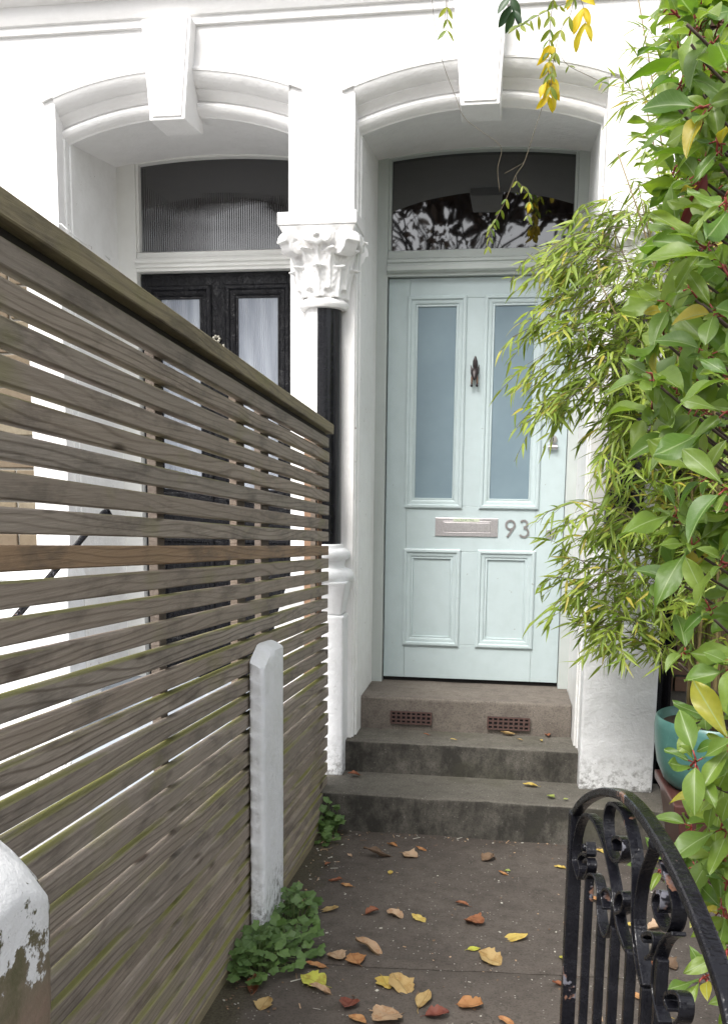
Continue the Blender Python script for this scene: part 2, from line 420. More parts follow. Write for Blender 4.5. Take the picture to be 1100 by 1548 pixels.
STEMR = m_plain('red_young_stem', (.24,.035,.03), .45); STEMB = m_plain('brown_branch_bark', (.075,.05,.038), .8, 0, .5)
CULM = m_plain('bamboo_culm', (.21,.16,.07), .45, 0, .2, 30); TWIG = m_plain('thin_twig', (.11,.085,.05), .7)
STALK = m_plain('green_stalk', (.10,.15,.04), .6)
BARK = m_plain('tree_bark', (.06,.05,.04), .9, 0, .6, 20)

# ------------------------------------------------------------------ ground
g = MB(); g.quad((-120,-150,-.02),(120,-150,-.02),(120,150,-.02),(-120,150,-.02))
obj('ground', g, SOIL, kind='structure')
g = MB(); g.box(-40, 40, -9, .35, -.015, .12); obj('pavement', g, PAVE, kind='structure')
g = MB(); g.quad((-60,-18,-.012),(60,-18,-.012),(60,-9,-.012),(-60,-9,-.012)); obj('road', g, PATH, kind='structure')

path = thing('path', None, None, kind='structure')
def slab(y0f, y1f, x0, x1, nx=60, ny=30):
    m = MB(); rows = []
    for j in range(ny+1):
        r = []
        for i in range(nx+1):
            x = x0+(x1-x0)*i/nx; a, b = y0f(x), y1f(x); y = a+(b-a)*j/ny
            z = gz(y) + .004*noise.noise(Vector((x*2.1, y*2.1, 0))) + .0015*noise.noise(Vector((x*14, y*14, 3)))
            if j in (0, ny): z -= .006
            r.append((x, y, z))
        rows.append(r)
    m.grid(rows)
    e = [(p[0], p[1], p[2]-.05) for p in rows[0]]; m.grid([e, rows[0]])
    e = [(p[0], p[1], p[2]-.05) for p in rows[-1]]; m.grid([rows[-1], e])
    return m
def crack(x, s=1): return .013*noise.noise(Vector((x*5, 9.3, 0))) + .005*noise.noise(Vector((x*31, s*.2, 4)))
jn = lambda x: 2.56+.085*x + crack(x)
obj('slab', slab(lambda x: 1.15, lambda x: jn(x)-.0035, -.80, 1.7), PATH, path)
obj('slab', slab(lambda x: jn(x)+.0035, lambda x: 3.85, -.80, 1.7), PATH, path)
g = MB(); g.hexa([(-.9,.3,-.01),(1.8,.3,-.01),(1.8,3.9,-.01),(-.9,3.9,-.01)], [(-.9,.3,gz(1.2)-.03),(1.8,.3,gz(1.2)-.03),(1.8,3.9,-.012),(-.9,3.9,-.012)])
obj('path_bed', g, SOIL, path)
g = MB(); g.hexa([(-5,.3,-.01),(-.83,.3,-.01),(-.83,4.2,-.01),(-5,4.2,-.01)], [(-5,.3,.1),(-.83,.3,.1),(-.83,4.2,.02),(-5,4.2,.02)])
obj('front_yard', g, m_ground('pale_neighbour_paving', (.40,.41,.42), (.5,.5,.5), .1, (.25,.25,.24), .3), kind='structure')

# ------------------------------------------------------------------ front steps of the turquoise door
steps = thing('entrance_steps', 'worn stained concrete steps leading up to the pale turquoise door', 'steps', (-.1, 3.78, 0))
def step_block(x0, x1, y0, y1, z0, z1, nose=.012, lean=.0, seed=0, xt=0, amp=.006):
    """weathered step: rounded nosing, uneven front edge"""
    m = MB(); nx = 56; rows = []
    prof = [(lean, 0), (lean*.6, .35), (lean*.25, .7), (.004, .9), (.003, .96), (.012, .99), (.03, 1.0), (.10, 1.001), (.5, 1.004), (1.0, 1.006)]
    for a, b in prof:
        r = []
        for i in range(nx+1):
            u = i/nx; x = (x0-xt*(1-b))+(x1+xt*(1-b)-(x0-xt*(1-b)))*u
            w = amp*noise.noise(Vector((x*3.3+seed, 1.7, b*1.5)))+amp*.5*noise.noise(Vector((x*17+seed, b*9, 5)))
            if b >= .9 and a < .05: w += max(0, amp*1.4*noise.noise(Vector((x*9+seed, 3, 2))))
            y = y0 + (a*(y1-y0) if a > lean+.001 or b > .95 else a) + w*(1 if a < .2 else 0)
            z = z0 + (z1-z0)*min(b, 1.0) + (amp*.35*noise.noise(Vector((x*7+seed, y*7, 9))) if b > .8 else 0)
            r.append((x, y, z))
        rows.append(r)
    m.grid(rows)
    for e, fl in ((0, 1), (nx, 0)):
        pts = [rows[k][e] for k in range(len(rows))] + [(rows[-1][e][0], y1, z0)]
        m.poly(pts if fl else pts[::-1])
    return m
obj('step', step_block(-.775, .72, 3.775, 4.16, -.01, .165, seed=1, amp=.008), STEP, steps, True, angle=50)
obj('step', step_block(-.695, .372, 4.10, 4.44, .160, .310, seed=4, xt=.0), STEP, steps, True, angle=50)
top = obj('step', step_block(-.668, .345, 4.345, 4.80, .300, .466, seed=8, amp=.007), STEP3, steps, True, angle=50, label='worn brownish top step with a cracked nosing and two air bricks')
def air_brick(xc, zc, w=.20, h=.062):
    m = MB(); y0 = 4.337; m.box(xc-w/2, xc+w/2, y0, y0+.004, zc-h/2, zc+h/2, 1)
    n = 8; rows = 3; gx = w/(n*1.0+.9); fy = y0-.007
    # lattice bars standing in front of the dark back
    m.box(xc-w/2, xc+w/2, fy, y0, zc+h/2-.006, zc+h/2); m.box(xc-w/2, xc+w/2, fy, y0, zc-h/2, zc-h/2+.006)
    for k in (1, 2):
        z = zc-h/2+h*k/3; m.box(xc-w/2+.007, xc+w/2-.007, fy+.001, y0, z-.0035, z+.0035)
    for i in range(n+1):
        x = xc-w/2+.0035+(w-.007)*i/n; m.box(x-.0042, x+.0042, fy, y0+.001, zc-h/2+.006, zc+h/2-.006)
    return obj('air_brick', m, [TERRA, DARK], top)
air_brick(-.408, .372); air_brick(.055, .366)

# ------------------------------------------------------------------ houses
h93 = thing('terraced_house', 'white rendered house with the pale turquoise front door numbered 93', 'house', (-.15, 4.1, 0))
h91 = thing('terraced_house', 'white rendered house with the cracked black front door behind the slatted fence', 'house', (-1.5, 4.1, 0))
ZTOP = 5.6
class Arch:
    def __init__(s, xl, xr, zs, zc):
        s.xl, s.xr = xl, xr; s.xc = (xl+xr)/2; c = (xr-xl)/2; sg = zc-zs
        s.R = (c*c+sg*sg)/(2*sg); s.zc = zc-s.R
    def back(s, x): return s.zc+s.R+.022-.038*((x-s.xc)/((s.xr-s.xl)/2))**2
    def z(s, x, r=0): return s.zc+math.sqrt((s.R+r)**2-(x-s.xc)**2)
A93 = Arch(-.670, .365, 2.968, 3.062); A91 = Arch(-2.005, -.955, 2.985, 3.080)
def spandrel(m, A, y=4.10, rr=.150):
    n = 40
    for i in range(n):
        a = A.xl+(A.xr-A.xl)*i/n; b = A.xl+(A.xr-A.xl)*(i+1)/n
        m.quad((a, y, A.z(a, rr)), (b, y, A.z(b, rr)), (b, y, 3.40), (a, y, 3.40))
    m.box(A.xl, A.xr, y+.002, 4.8, 3.401, ZTOP)
PROF = [(.158,4.10),(.158,4.090),(.146,4.088),(.144,4.092),(.136,4.094),(.128,4.098),(.112,4.108),(.100,4.124),(.094,4.140),(.090,4.143),(.087,4.139),
        (.084,4.142),(.078,4.158),(.066,4.172),(.058,4.176),(.055,4.184),(.050,4.178),(.044,4.168),(.034,4.163),(.022,4.166),(.012,4.176),(.005,4.190),(.002,4.202),(-.003,4.206),(-.003,4.214),(0,4.22),(0,4.80)]
def archivolt(A, parent):
    m = MB(); n = 72; rows = []
    for r, y in PROF:
        if y == 4.80: rows.append([(A.xl-.004+(A.xr-A.xl+.008)*i/n, y, A.back(A.xl-.004+(A.xr-A.xl+.008)*i/n)) for i in range(n+1)]); continue
        rows.append([(A.xl-.004+(A.xr-A.xl+.008)*i/n, y, A.z(A.xl-.004+(A.xr-A.xl+.008)*i/n, r)) for i in range(n+1)])
    m.grid(rows)
    o = obj('arch_moulding', m, WHITE, parent, True, angle=32)
    m = MB()                                # projecting hood line that runs on over the piers
    xs = [A.xl-.055+(A.xr-A.xl+.11)*i/n for i in range(n+1)]
    m.grid([[(x, 4.099, A.z(x, .162)) for x in xs], [(x, 4.087, A.z(x, .160)) for x in xs], [(x, 4.087, A.z(x, .150)) for x in xs], [(x, 4.0995, A.z(x, .148)) for x in xs]])
    for x in (xs[0], xs[-1]):
        m.quad((x, 4.099, A.z(x,.162)), (x, 4.087, A.z(x,.160)), (x, 4.087, A.z(x,.150)), (x, 4.0995, A.z(x,.148)))
    obj('hood_moulding', m, WHITE, parent)
def keystone(x0t, x1t, x0b, x1b, parent):
    yf = 4.032; zt, zb = 3.405, 3.004
    m = MB(); m.hexa([(x0b,yf,zb),(x1b,yf,zb),(x1b+.006,4.262,zb+.02),(x0b-.006,4.262,zb+.02)], [(x0t,yf,zt),(x1t,yf,zt),(x1t,4.262,zt),(x0t,4.262,zt)])
    k = obj('keystone', m, WHITE, parent, bevel=.004)
    q = .014
    m = MB(); m.hexa([(x0b+q,yf-.006,zb+q),(x1b-q,yf-.006,zb+q),(x1b-q+.003,yf+.01,zb+q-.003),(x0b+q-.003,yf+.01,zb+q-.003)], [(x0t+q,yf-.006,zt-.002),(x1t-q,yf-.006,zt-.002),(x1t-q+.003,yf+.01,zt-.001),(x0t+q-.003,yf+.01,zt-.001)])
    obj('keystone_panel', m, WHITE, k, bevel=.002)
# wall bodies
m = MB(); spandrel(m, A93); m.box(-.81, -.67, 4.10, 4.8, 2.60, ZTOP); m.box(-.81, -.67, 4.15, 4.8, 0, 2.60)
m.box(.365, .66, 4.10, 4.8, 2.60, ZTOP); m.box(.365, .645, 4.15, 4.8, 0, 2.60)
m.box(.66, .675, 4.125, 4.8, 2.4, ZTOP)
obj('wall', m, WHITE, h93)
m = MB(); spandrel(m, A91); m.box(-.955, -.81, 4.10, 4.8, 2.60, ZTOP); m.box(-.955, -.81, 4.15, 4.8, 0, 2.60)
m.box(-2.17, -2.005, 4.10, 4.8, 0, ZTOP); m.box(-4.2, -2.17, 4.10, 4.8, 2.66, ZTOP)
obj('wall', m, WHITE, h91)
# cornice of stepped mouldings
def cornice(x0, x1, parent):
    prof = [(4.10,3.398),(4.086,3.400),(4.085,3.430),(4.074,3.434),(4.072,3.440),(4.066,3.456),(4.062,3.482),(4.060,3.500),(4.04,3.505),(4.01,3.520),(3.995,3.545),(3.99,3.60),(4.01,3.62),(4.10,3.64)]
    n = 40; m = MB()
    m.grid([[(x0+(x1-x0)*i/n, y, z-.010*( (x0+(x1-x0)*i/n)+1.3)/1.0*.0) for i in range(n+1)] for y, z in prof])
    for x in (x0, x1): m.poly([(x, y, z) for y, z in prof])
    obj('cornice', m, WHITE, parent, True, angle=25)
cornice(-4.2, -.81, h91); cornice(-.81, .675, h93)
for A, hp in ((A93, h93), (A91, h91)): archivolt(A, hp)
keystone(-.262, -.048, -.226, -.069, h93); keystone(-1.575, -1.355, -1.545, -1.390, h91)
# jamb linings (inner reveal)
def jambs(A, parent, mat, z0):
    for s, x in ((1, A.xl), (-1, A.xr)):
        m = MB(); a, b = sorted((x-.003*s, x+.016*s)); m.box(a, b, 4.205, 4.8, z0, 3.075)
        m.box(*sorted((x-.003*s, x+.008*s)), 4.165, 4.204, z0, 3.0)
        obj('door_jamb', m, mat, parent, bevel=.005)
jambs(A93, h93, WHITEJ, .30); jambs(A91, h91, WHITEJ, .2)
# blank inner wall behind the doors and the roof slab over the porches
m = MB(); m.box(-4.2, 3.2, 4.83, 5.0, -.05, ZTOP); obj('inner_wall', m, DARK, h93)
m = MB(); m.box(-4.3, 3.3, 3.9, 9, ZTOP+.001, ZTOP+.2); obj('roof_slab', m, WHITE, h93)

# door case + transom + fanlight
def fan_frame(A, xl, xr, x0, x1, zb, mat, parent, gmat, y=4.715, gap=.045):
    """frame whose head follows the arch; glass behind"""
    m = MB()
    m.box(xl, x0, y, y+.085, .46 if parent is h93 else .3, 3.10); m.box(x1, xr, y, y+.085, .46 if parent is h93 else .3, 3.10)
    n = 30; top = []; bot = []
    for i in range(n+1):
        x = x0+(x1-x0)*i/n; top.append((x, y+.01, A.back(x)+.03)); bot.append((x, y+.01, A.back(x)-.012))
    m.grid([top, bot, [(p[0], y+.06, p[2]) for p in bot]])
    o = obj('door_frame', m, mat, parent, bevel=.003)
    # stop bead just inside
    m = MB(); b = .014
    m.box(x0, x0+b, y+.012, y+.07, zb, 3.07); obj('glazing_bead', m, mat, o, bevel=.003)
    m = MB(); m.box(x1-b, x1, y+.012, y+.07, zb, 3.07); obj('glazing_bead', m, mat, o, bevel=.003)
    m = MB(); rows = [[(x0+(x1-x0)*i/n, y+.05, zb-.02) for i in range(n+1)], [(x0+(x1-x0)*i/n, y+.05, A.back(x0+(x1-x0)*i/n)+.01) for i in range(n+1)]]
    m.grid(rows); obj('fanlight_glass', m, gmat, o)
    return o
f93 = fan_frame(A93, -.660, .350, -.602, .300, 2.620, GREENF, h93, GL_DARK)
f91 = fan_frame(A91, -1.995, -.96, -1.893, -1.06, 2.645, WHITEG, h91, GL_DARKR)
f93['label'] = 'pale grey green door frame with arched head'
def transom(x0, x1, prof, mat, parent):
    m = MB(); m.grid([[(x0, y, z), (x1, y, z)] for y, z in prof]); 
    for x in (x0, x1): m.poly([(x, y, z) for y, z in prof])
    obj('transom', m, mat, parent, True, angle=25)
transom(-.601, .299, [(4.79,2.622),(4.735,2.622),(4.728,2.618),(4.728,2.585),(4.724,2.582),(4.712,2.580),(4.700,2.572),(4.700,2.560),(4.706,2.555),(4.706,2.548),(4.694,2.545),(4.690,2.538),(4.690,2.520),(4.70,2.512),(4.715,2.510),(4.715,2.496),(4.79,2.496)], GREENF, f93)
transom(-1.892, -1.061, [(4.79,2.648),(4.74,2.648),(4.722,2.640),(4.722,2.618),(4.715,2.612),(4.695,2.606),(4.688,2.596),(4.692,2.586),(4.705,2.582),(4.705,2.566),(4.715,2.562),(4.715,2.548),(4.79,2.548)], WHITEG, f91)

def ring(m, x0, x1, z0, z1, prof, y, mi=0):
    """mitred moulding frame: prof = (inset, dy)"""
    rows = []
    for a, d in prof:
        rows.append([(x0+a, y+d, z0+a), (x1-a, y+d, z0+a), (x1-a, y+d, z1-a), (x0+a, y+d, z1-a)])
    m.grid(rows, True, mi)
def door(parent, xs, zs, y, mat, panes, blanks, mprof, gmat, label):
    """xs: stile edges, zs rails"""
    m = MB(); g = .0007; d = .042
    (a, b), (c, e), (h, i) = xs
    zt, z1, z2, z3, z4, zb = zs
    m.box(a, b-g, y, y+d, zb, zt); m.box(h+g, i, y, y+d, zb, zt)
    m.box(b, h, y, y+d, z1, zt); m.box(b, h, y, y+d, z3, z2); m.box(b, h, y, y+d, zb, z4)
    m.box(c, e, y, y+d, z2+g, z1-g); m.box(c, e, y, y+d, z4+g, z3-g)
    for (p0, p1, q0, q1) in blanks: m.box(p0-.01, p1+.01, y+.012, y+.030, q0-.01, q1+.01)
    dr = obj('front_door', m, mat, parent, bevel=.0018, label=label)
    for (p0, p1, q0, q1) in panes:
        w = mprof[-1][0]; m = MB(); m.box(p0+w-.004, p1-w+.004, y+.010, y+.016, q0+w-.004, q1-w+.004); obj('glass_pane', m, gmat, dr)
    for r in panes+blanks:
        m = MB(); ring(m, r[0], r[1], r[2], r[3], mprof, y); obj('panel_moulding', m, mat, dr, True, angle=28)
    return dr
MP = [(-.012,.002),(-.012,-.008),(-.006,-.012),(.004,-.012),(.008,-.007),(.010,-.004),(.018,-.004),(.026,-.001),(.030,.004),(.032,.003),(.038,.003),(.040,.011),(.040,.02)]
d93 = door(h93, ((-.5975,-.490),(-.222,-.112),(.160,.2975)), (2.493,2.397,1.380,1.150,.670,.488), 4.75, GREEN,
           [(-.490,-.222,1.380,2.397),(-.112,.160,1.380,2.397)], [(-.505+.015,-.236+.014,.670,1.150),(-.112,.160-.006,.670,1.150)], MP, GL_FROST, 'pale turquoise panelled door with two tall frosted panes')
d91 = door(h91, ((-1.888,-1.835),(-1.530,-1.425),(-1.118,-1.066)), (2.546,2.470,1.40,1.18,.62,.44), 4.765, BLACKD,
           [(-1.835,-1.530,1.40,2.470),(-1.425,-1.118,1.40,2.470)], [(-1.835,-1.530,.62,1.18),(-1.425,-1.118,.62,1.18)], [(a*1.3, b*1.3) for a, b in MP], GL_REED, 'black door in thick cracked gloss paint with reeded glass')
m = MB(); m.box(-.60, .30, 4.765, 4.79, .468, .489); obj('threshold_gap', m, DARK, d93)

# letter plate with inner flap and a sticker
m = MB(); y = 4.75; m.box(-.342, -.026, y-.006, y, 1.228, 1.321); lp = obj('letter_plate', m, STEEL, d93, bevel=.0015)
m = MB(); ring(m, -.300, -.064, 1.248, 1.302, [(-.003,.001),(-.003,-.0015),(.0,-.0015),(.002,.002),(.004,.002)], y-.006); m.box(-.296, -.068, y-.0075, y-.005, 1.252, 1.298); obj('letter_flap', m, STEEL, d93, bevel=.0008)
m = MB(); m.box(-.250, -.118, y-.0085, y-.0065, 1.303, 1.320); obj('sticker', m, STICK, d93)
cu = bpy.data.curves.new('t', 'FONT'); cu.body = 'NO JUNK MAIL ....'; cu.size = .0145; cu.extrude = .0003; cu.resolution_u = 2; cu.align_x = 'CENTER'
to = bpy.data.objects.new('t', cu); COL.objects.link(to); bpy.context.view_layer.update()
tm = bpy.data.meshes.new_from_object(to.evaluated_get(bpy.context.evaluated_depsgraph_get())); bpy.data.objects.remove(to)
tm.materials.clear(); tm.materials.append(INK)
o = inst('sticker_lettering', tm, None, Matrix()); o.parent = d93
o.matrix_basis = Matrix.Translation(Vector((-.184, y-.0089, 1.3065))-wloc(d93)) @ Matrix.Rotation(R(90), 4, 'X')

def stroke(pts, w, y0, th, mat, name, parent, closed=False):
    """flat number stroke in the XZ plane with real thickness"""
    m = MB(); rows = []; n = len(pts)
    for i, p in enumerate(pts):
        if closed: d = Vector(pts[(i+1) % n])-Vector(pts[i-1])
        else: d = Vector(pts[min(i+1, n-1)])-Vector(pts[max(i-1, 0)])
        d.normalize(); nx, nz = -d.y*w/2, d.x*w/2
        rows.append([(p[0]-nx, y0, p[1]-nz), (p[0]+nx, y0, p[1]+nz), (p[0]+nx, y0-th, p[1]+nz), (p[0]-nx, y0-th, p[1]-nz)])
    if closed: rows.append(rows[0])
    m.grid(rows, True, 0, not closed)
    return m
def merge(ms):
    m = MB()
    for q in ms:
        n = len(m.v); m.v += q.v; m.f += [tuple(n+i for i in f) for f in q.f]; m.m += q.m
    return m
def arc(cx, cz, r, a0, a1, n=24, ry=None): return [(cx+r*math.cos(R(a0+(a1-a0)*i/n)), cz+(ry or r)*math.sin(R(a0+(a1-a0)*i/n))) for i in range(n+1)]
yy = 4.7495; w = .0105
nine = merge([stroke(arc(.036, 1.290, .0215, 0, 360)[:-1], w, yy, .004, STEELN, '', None, True), stroke([(.056, 1.282), (.022, 1.229)], w, yy-.0002, .0041, STEELN, '', None)])
obj('door_number', nine, STEELN, d93)
three = merge([stroke(arc(.103, 1.2965, .0165, 150, -95, 20), w, yy, .004, STEELN, '', None), stroke(arc(.104, 1.2535, .0220, 95, -150, 24), w, yy-.0002, .0041, STEELN, '', None)])
obj('door_number', three, STEELN, d93)
y9 = 4.765-.0005
obj('door_number', merge([stroke(arc(-1.492, 2.174, .018, 0, 360)[:-1], .009, y9, .005, BRASS, '', None, True), stroke([(-1.474,2.172),(-1.480,2.15),(-1.495,2.136)], .009, y9-.0002, .0051, BRASS, '', None)]), BRASS, d91)
obj('door_number', stroke([(-1.452,2.192),(-1.452,2.132)], .009, y9, .005, BRASS, '', None), BRASS, d91)
def ellip(m, c, r, n=12, k=8, M=None):
    rows = []
    for i in range(k+1):
        t = math.pi*i/k; rows.append([(r[0]*max(math.sin(t),.01)*math.cos(2*math.pi*j/n), r[1]*max(math.sin(t),.01)*math.sin(2*math.pi*j/n), -r[2]*math.cos(t)) for j in range(n)])
    i0 = len(m.v); m.grid(rows, True); m.xform(Matrix.Translation(c) @ (M or Matrix()), i0)
m = MB()
for k in range(7):
    a = k*.9; ellip(m, (-1.487+.016*math.cos(a), y9-.008, 2.217+.013*math.sin(a)), (.009,.008,.009), 8, 6)
m.lathe([(.004,0),(.004,.01)], (-1.487, y9, 2.217), 8)
obj('door_knocker', m, BRASS, d91, True)

# knocker in the shape of a fox: brush up, head in the middle, two hanging forelegs
m = MB(); cx = -.163
rows = []                                   # brush
for z, rx, ry in ((2.040,.006,.006),(2.055,.009,.008),(2.075,.0125,.010),(2.092,.0115,.009),(2.106,.0075,.007),(2.118,.002,.002)):
    rows.append([(cx+.001+rx*math.cos(2*math.pi*j/10), 4.742+ry*math.sin(2*math.pi*j/10), z) for j in range(10)])
m.grid(rows, True, 0, True)
rows = []                                   # head narrowing to the muzzle, which juts forward and down
for z, rx, ry, yo in ((2.060,.008,.006,0),(2.052,.017,.012,-.002),(2.040,.0205,.015,-.006),(2.028,.0185,.015,-.011),(2.016,.012,.012,-.018),(2.006,.0075,.009,-.024),(1.999,.0045,.005,-.026),(1.997,.001,.001,-.026)):
    rows.append([(cx+rx*math.cos(2*math.pi*j/14), 4.738+yo+ry*math.sin(2*math.pi*j/14), z) for j in range(14)])
m.grid(rows, True, 0, True)
for s in (-1, 1):                           # pricked ears, cheeks
    m.hexa([(cx+s*.006,4.740,2.050),(cx+s*.021,4.740,2.044),(cx+s*.019,4.730,2.044),(cx+s*.008,4.730,2.050)],
           [(cx+s*.0205,4.740,2.076),(cx+s*.022,4.740,2.075),(cx+s*.0215,4.738,2.075),(cx+s*.0207,4.738,2.076)])
kn = obj('door_knocker', m, BRONZE, d93, True, angle=45, label='dark bronze fox knocker with raised brush and hanging forelegs')
m = MB()
for s in (-1, 1):
    m.tube([(cx+s*.010,4.738,2.030),(cx+s*.0125,4.730,2.012),(cx+s*.0135,4.728,1.992),(cx+s*.0135,4.729,1.979)], [.006,.0055,.0045,.0045], 8)
obj('knocker_leg', m, BRONZEL, d93, True)
m = MB()
for s in (-1, 1): ellip(m, (cx+s*.0135, 4.727, 1.974), (.0065,.008,.008), 10, 6)
ellip(m, (cx, 4.711, 1.999), (.004,.003,.003), 8, 5)
obj('knocker_paw', m, BRONZE, d93, True)
# cylinder lock with pull, mortice keyhole plate
m = MB(); 
def disc(m, x, z, r, y0, y1, n=28, prof=None):
    rows = []
    for rr, y in (prof or ((r, y0), (r, y1+.002), (r*.93, y1), (0.0005, y1))): rows.append([(x+rr*math.cos(2*math.pi*j/n), y, z+rr*math.sin(2*math.pi*j/n)) for j in range(n)])
    m.grid(rows, True)
disc(m, .231, 1.714, .020, 4.75, 4.738); disc(m, .231, 1.714, .013, 4.738, 4.735)
m.box(.2295, .2325, 4.7335, 4.7352, 1.706, 1.722, 1)
m.tube([(.211,4.745,1.672),(.211,4.728,1.670)], .004, 6); 
rows = []
for x in (.208, .252):
    rows.append([(x, 4.75-.026*math.sin(math.pi*k/8), 1.676-.015*math.cos(math.pi*k/8)) for k in range(9)])
m.grid(rows); m.box(.208, .252, 4.738, 4.75, 1.664, 1.688)
obj('door_lock', m, [STEEL, DARK], d93, True, angle=40)
m = MB(); disc(m, .235, 1.247, .025, 4.75, 4.745); m.box(.2325, .2375, 4.7435, 4.7452, 1.234, 1.258, 1)
obj('keyhole_plate', m, [STEEL, DARK], d93, True, angle=40)

# ------------------------------------------------------------------ columns with carved capitals
def ribbon_spiral(c, dirv, side, r0, turns, w, th, sgn):
    pts = []; n = 40
    for i in range(n+1):
        t = i/n; a = t*turns*2*math.pi; r = r0*(1-.80*t)
        pts.append(Vector(c)+Vector(dirv)*(r*math.cos(a)*1.0)+Vector((0,0,1))*(r*math.sin(a)*sgn))
    m = MB(); m.ribbon(pts, Vector(side)*w, th); return m
def carved_leaf(c, ang, r0, z0, z1, out, wid, curl=.03, lobes=5):
    """acanthus leaf hugging the bell, tip curling out; fluted by a lobed edge"""
    m = MB(); nu, nv = 14, 16; rows = []
    for j in range(nv+1):
        v = j/nv
        row = []
        for i in range(nu+1):
            u = -1+2*i/nu
            edge = wid*(math.sin(math.pi*min(1, .18+v*.80))**.6)*(1+.22*math.sin(v*lobes*2*math.pi))*(1 if v < .98 else .6)
            rr = r0+.012+out*v**2.2+.010*(1-abs(u))+.0045*math.cos(u*9*math.pi*.5)
            z = z0+(z1-z0)*v
            if v > .78:
                k = (v-.78)/.22; rr += curl*math.sin(k*math.pi*.62); z -= curl*1.2*(1-math.cos(k*math.pi*.75))*.8
            rr -= .014*u*u
            a = ang+u*edge/max(rr, .05)
            row.append((c[0]+rr*math.cos(a), c[1]+rr*math.sin(a), z))
        rows.append(row)
    m.grid(rows); return m
def column(cx, cy, parent, split, px0, px1, label):
    m = MB(); r = .083; zb, zt = 1.205, 2.236
    n = 40
    rows = [[(cx+(r-.004*k)*math.cos(2*math.pi*j/n), cy+(r-.004*k)*math.sin(2*math.pi*j/n), zb+(zt-zb)*k) for j in range(n)] for k in (0, .33, .66, 1)]
    m.grid(rows, True)
    for fi, f in enumerate(m.f):
        x = sum(m.v[i][0] for i in f)/len(f)
        m.m[fi] = 1 if (split is not None and x < cx+split) else 0
    col = obj('column', m, [BLACK, WHITE], parent, True, label=label)
    c = (cx, cy, 0)
    m = MB(); m.lathe([(.07,2.225),(.100,2.228),(.107,2.240),(.107,2.252),(.100,2.262),(.088,2.268),(.084,2.28)], c, 40); obj('collar', m, WHITE, col, True, angle=40)
    m = MB(); m.lathe([(.080,2.262),(.082,2.30),(.088,2.36),(.100,2.42),(.118,2.47),(.140,2.505),(.150,2.522)], c, 40)
    for k in range(8):
        if math.sin(k*math.pi/4) < .2: m = merge([m, carved_leaf(c, k*math.pi/4, .082, 2.268, 2.415, .036, .044, .018)])
    for k in range(8):
        a = (k+.5)*math.pi/4
        if math.sin(a) < .2: m = merge([m, carved_leaf(c, a, .088, 2.30, 2.485, .050, .040, .018)])
    for a in (-math.pi/2, 0): m = merge([m, carved_leaf(c, a, .092, 2.36, 2.535, .060, .036, .020)])
    for ax, ay in ((-1,-1),(1,-1),(1,1)):
        d = Vector((ax, ay, 0)).normalized(); s = Vector((-d.y, d.x, 0))
        cc = Vector((cx, cy, 2.478))+d*.158
        m = merge([m, ribbon_spiral(cc, d, s, .050, 1.9, .030, .015, 1)])
        q = MB(); ellip(q, cc, (.026,.026,.026), 12, 8); m = merge([m, q])
        q = MB(); q.ribbon([Vector((cx,cy,2.36))+d*.09, Vector((cx,cy,2.43))+d*.105, Vector((cx,cy,2.49))+d*.128, cc+Vector((0,0,.043))], s*.020, .014); m = merge([m, q])
    for d, s in ((Vector((0,-1,0)), Vector((1,0,0))), (Vector((1,0,0)), Vector((0,1,0)))):   # centre boss of each face: two small curls and a ring
        for sg in (-1, 1):
            pts = []
            for i in range(22):
                a = i/21*3.3*math.pi; rr = .026*(1-.7*i/21)
                pts.append(Vector((cx,cy,2.500))+d*(.150)+s*sg*(.034+rr*math.cos(a+math.pi))+Vector((0,0,rr*math.sin(a))))
            q = MB(); q.ribbon(pts, d*.014, .008); m = merge([m, q])
        q = MB(); rows = []
        for i in range(17):
            a = 2*math.pi*i/16; pc = Vector((cx,cy,2.498))+d*.158+s*.020*math.cos(a)+Vector((0,0,.022*math.sin(a)))
            rr = (s*math.cos(a)+Vector((0,0,1))*math.sin(a))
            rows.append([pc+rr*(.009*math.cos(b))+d*(.009*math.sin(b)) for b in [2*math.pi*t/8 for t in range(8)]])
        q.grid(rows, True); m = merge([m, q])
    for i, v in enumerate(m.v):
        nn = noise.noise(Vector(v)*34)*.0035; m.v[i] = (v[0]+nn, v[1]+nn, v[2]+nn*.6)
    cp = obj('capital', m, WHITE, col, True)
    md = cp.modifiers.new('s', 'SOLIDIFY'); md.thickness = .013; md.offset = 0
    md = cp.modifiers.new('r', 'REMESH'); md.mode = 'VOXEL'; md.voxel_size = .0038; md.use_smooth_shade = True
    md = cp.modifiers.new('m', 'SMOOTH'); md.iterations = 4; md.factor = .5
    m = MB(); x0, x1 = cx-.172, cx+.166; y0 = cy-.150
    m.box(x0, x1, y0, 4.19, 2.548, 2.600)
    m.hexa([(x0+.022,y0+.022,2.515),(x1-.022,y0+.022,2.515),(x1-.022,4.18,2.515),(x0+.022,4.18,2.515)], [(x0+.004,y0+.004,2.547),(x1-.004,y0+.004,2.547),(x1-.004,4.185,2.547),(x0+.004,4.185,2.547)])
    obj('abacus', m, WHITE, col, bevel=.005)
    m = MB(); m.lathe([(.083,1.215),(.092,1.210),(.095,1.195),(.112,1.190),(.124,1.178),(.126,1.160),(.118,1.146),(.104,1.140),(.100,1.122),(.106,1.108),(.128,1.100),(.142,1.084),(.144,1.064),(.136,1.050),(.12,1.046)], c, 40)
    obj('base_moulding', m, WHITE2, col, True, angle=40)
    m = MB(); yf = 4.022
    def sq(x0, x1, y0, z): return [(x0,y0,z),(x1,y0,z),(x1,4.16,z),(x0,4.16,z)]
    m.hexa(sq(px0+.012,px1-.012,yf+.012,.90), sq(cx-.13,cx+.13,cy-.13,1.052))
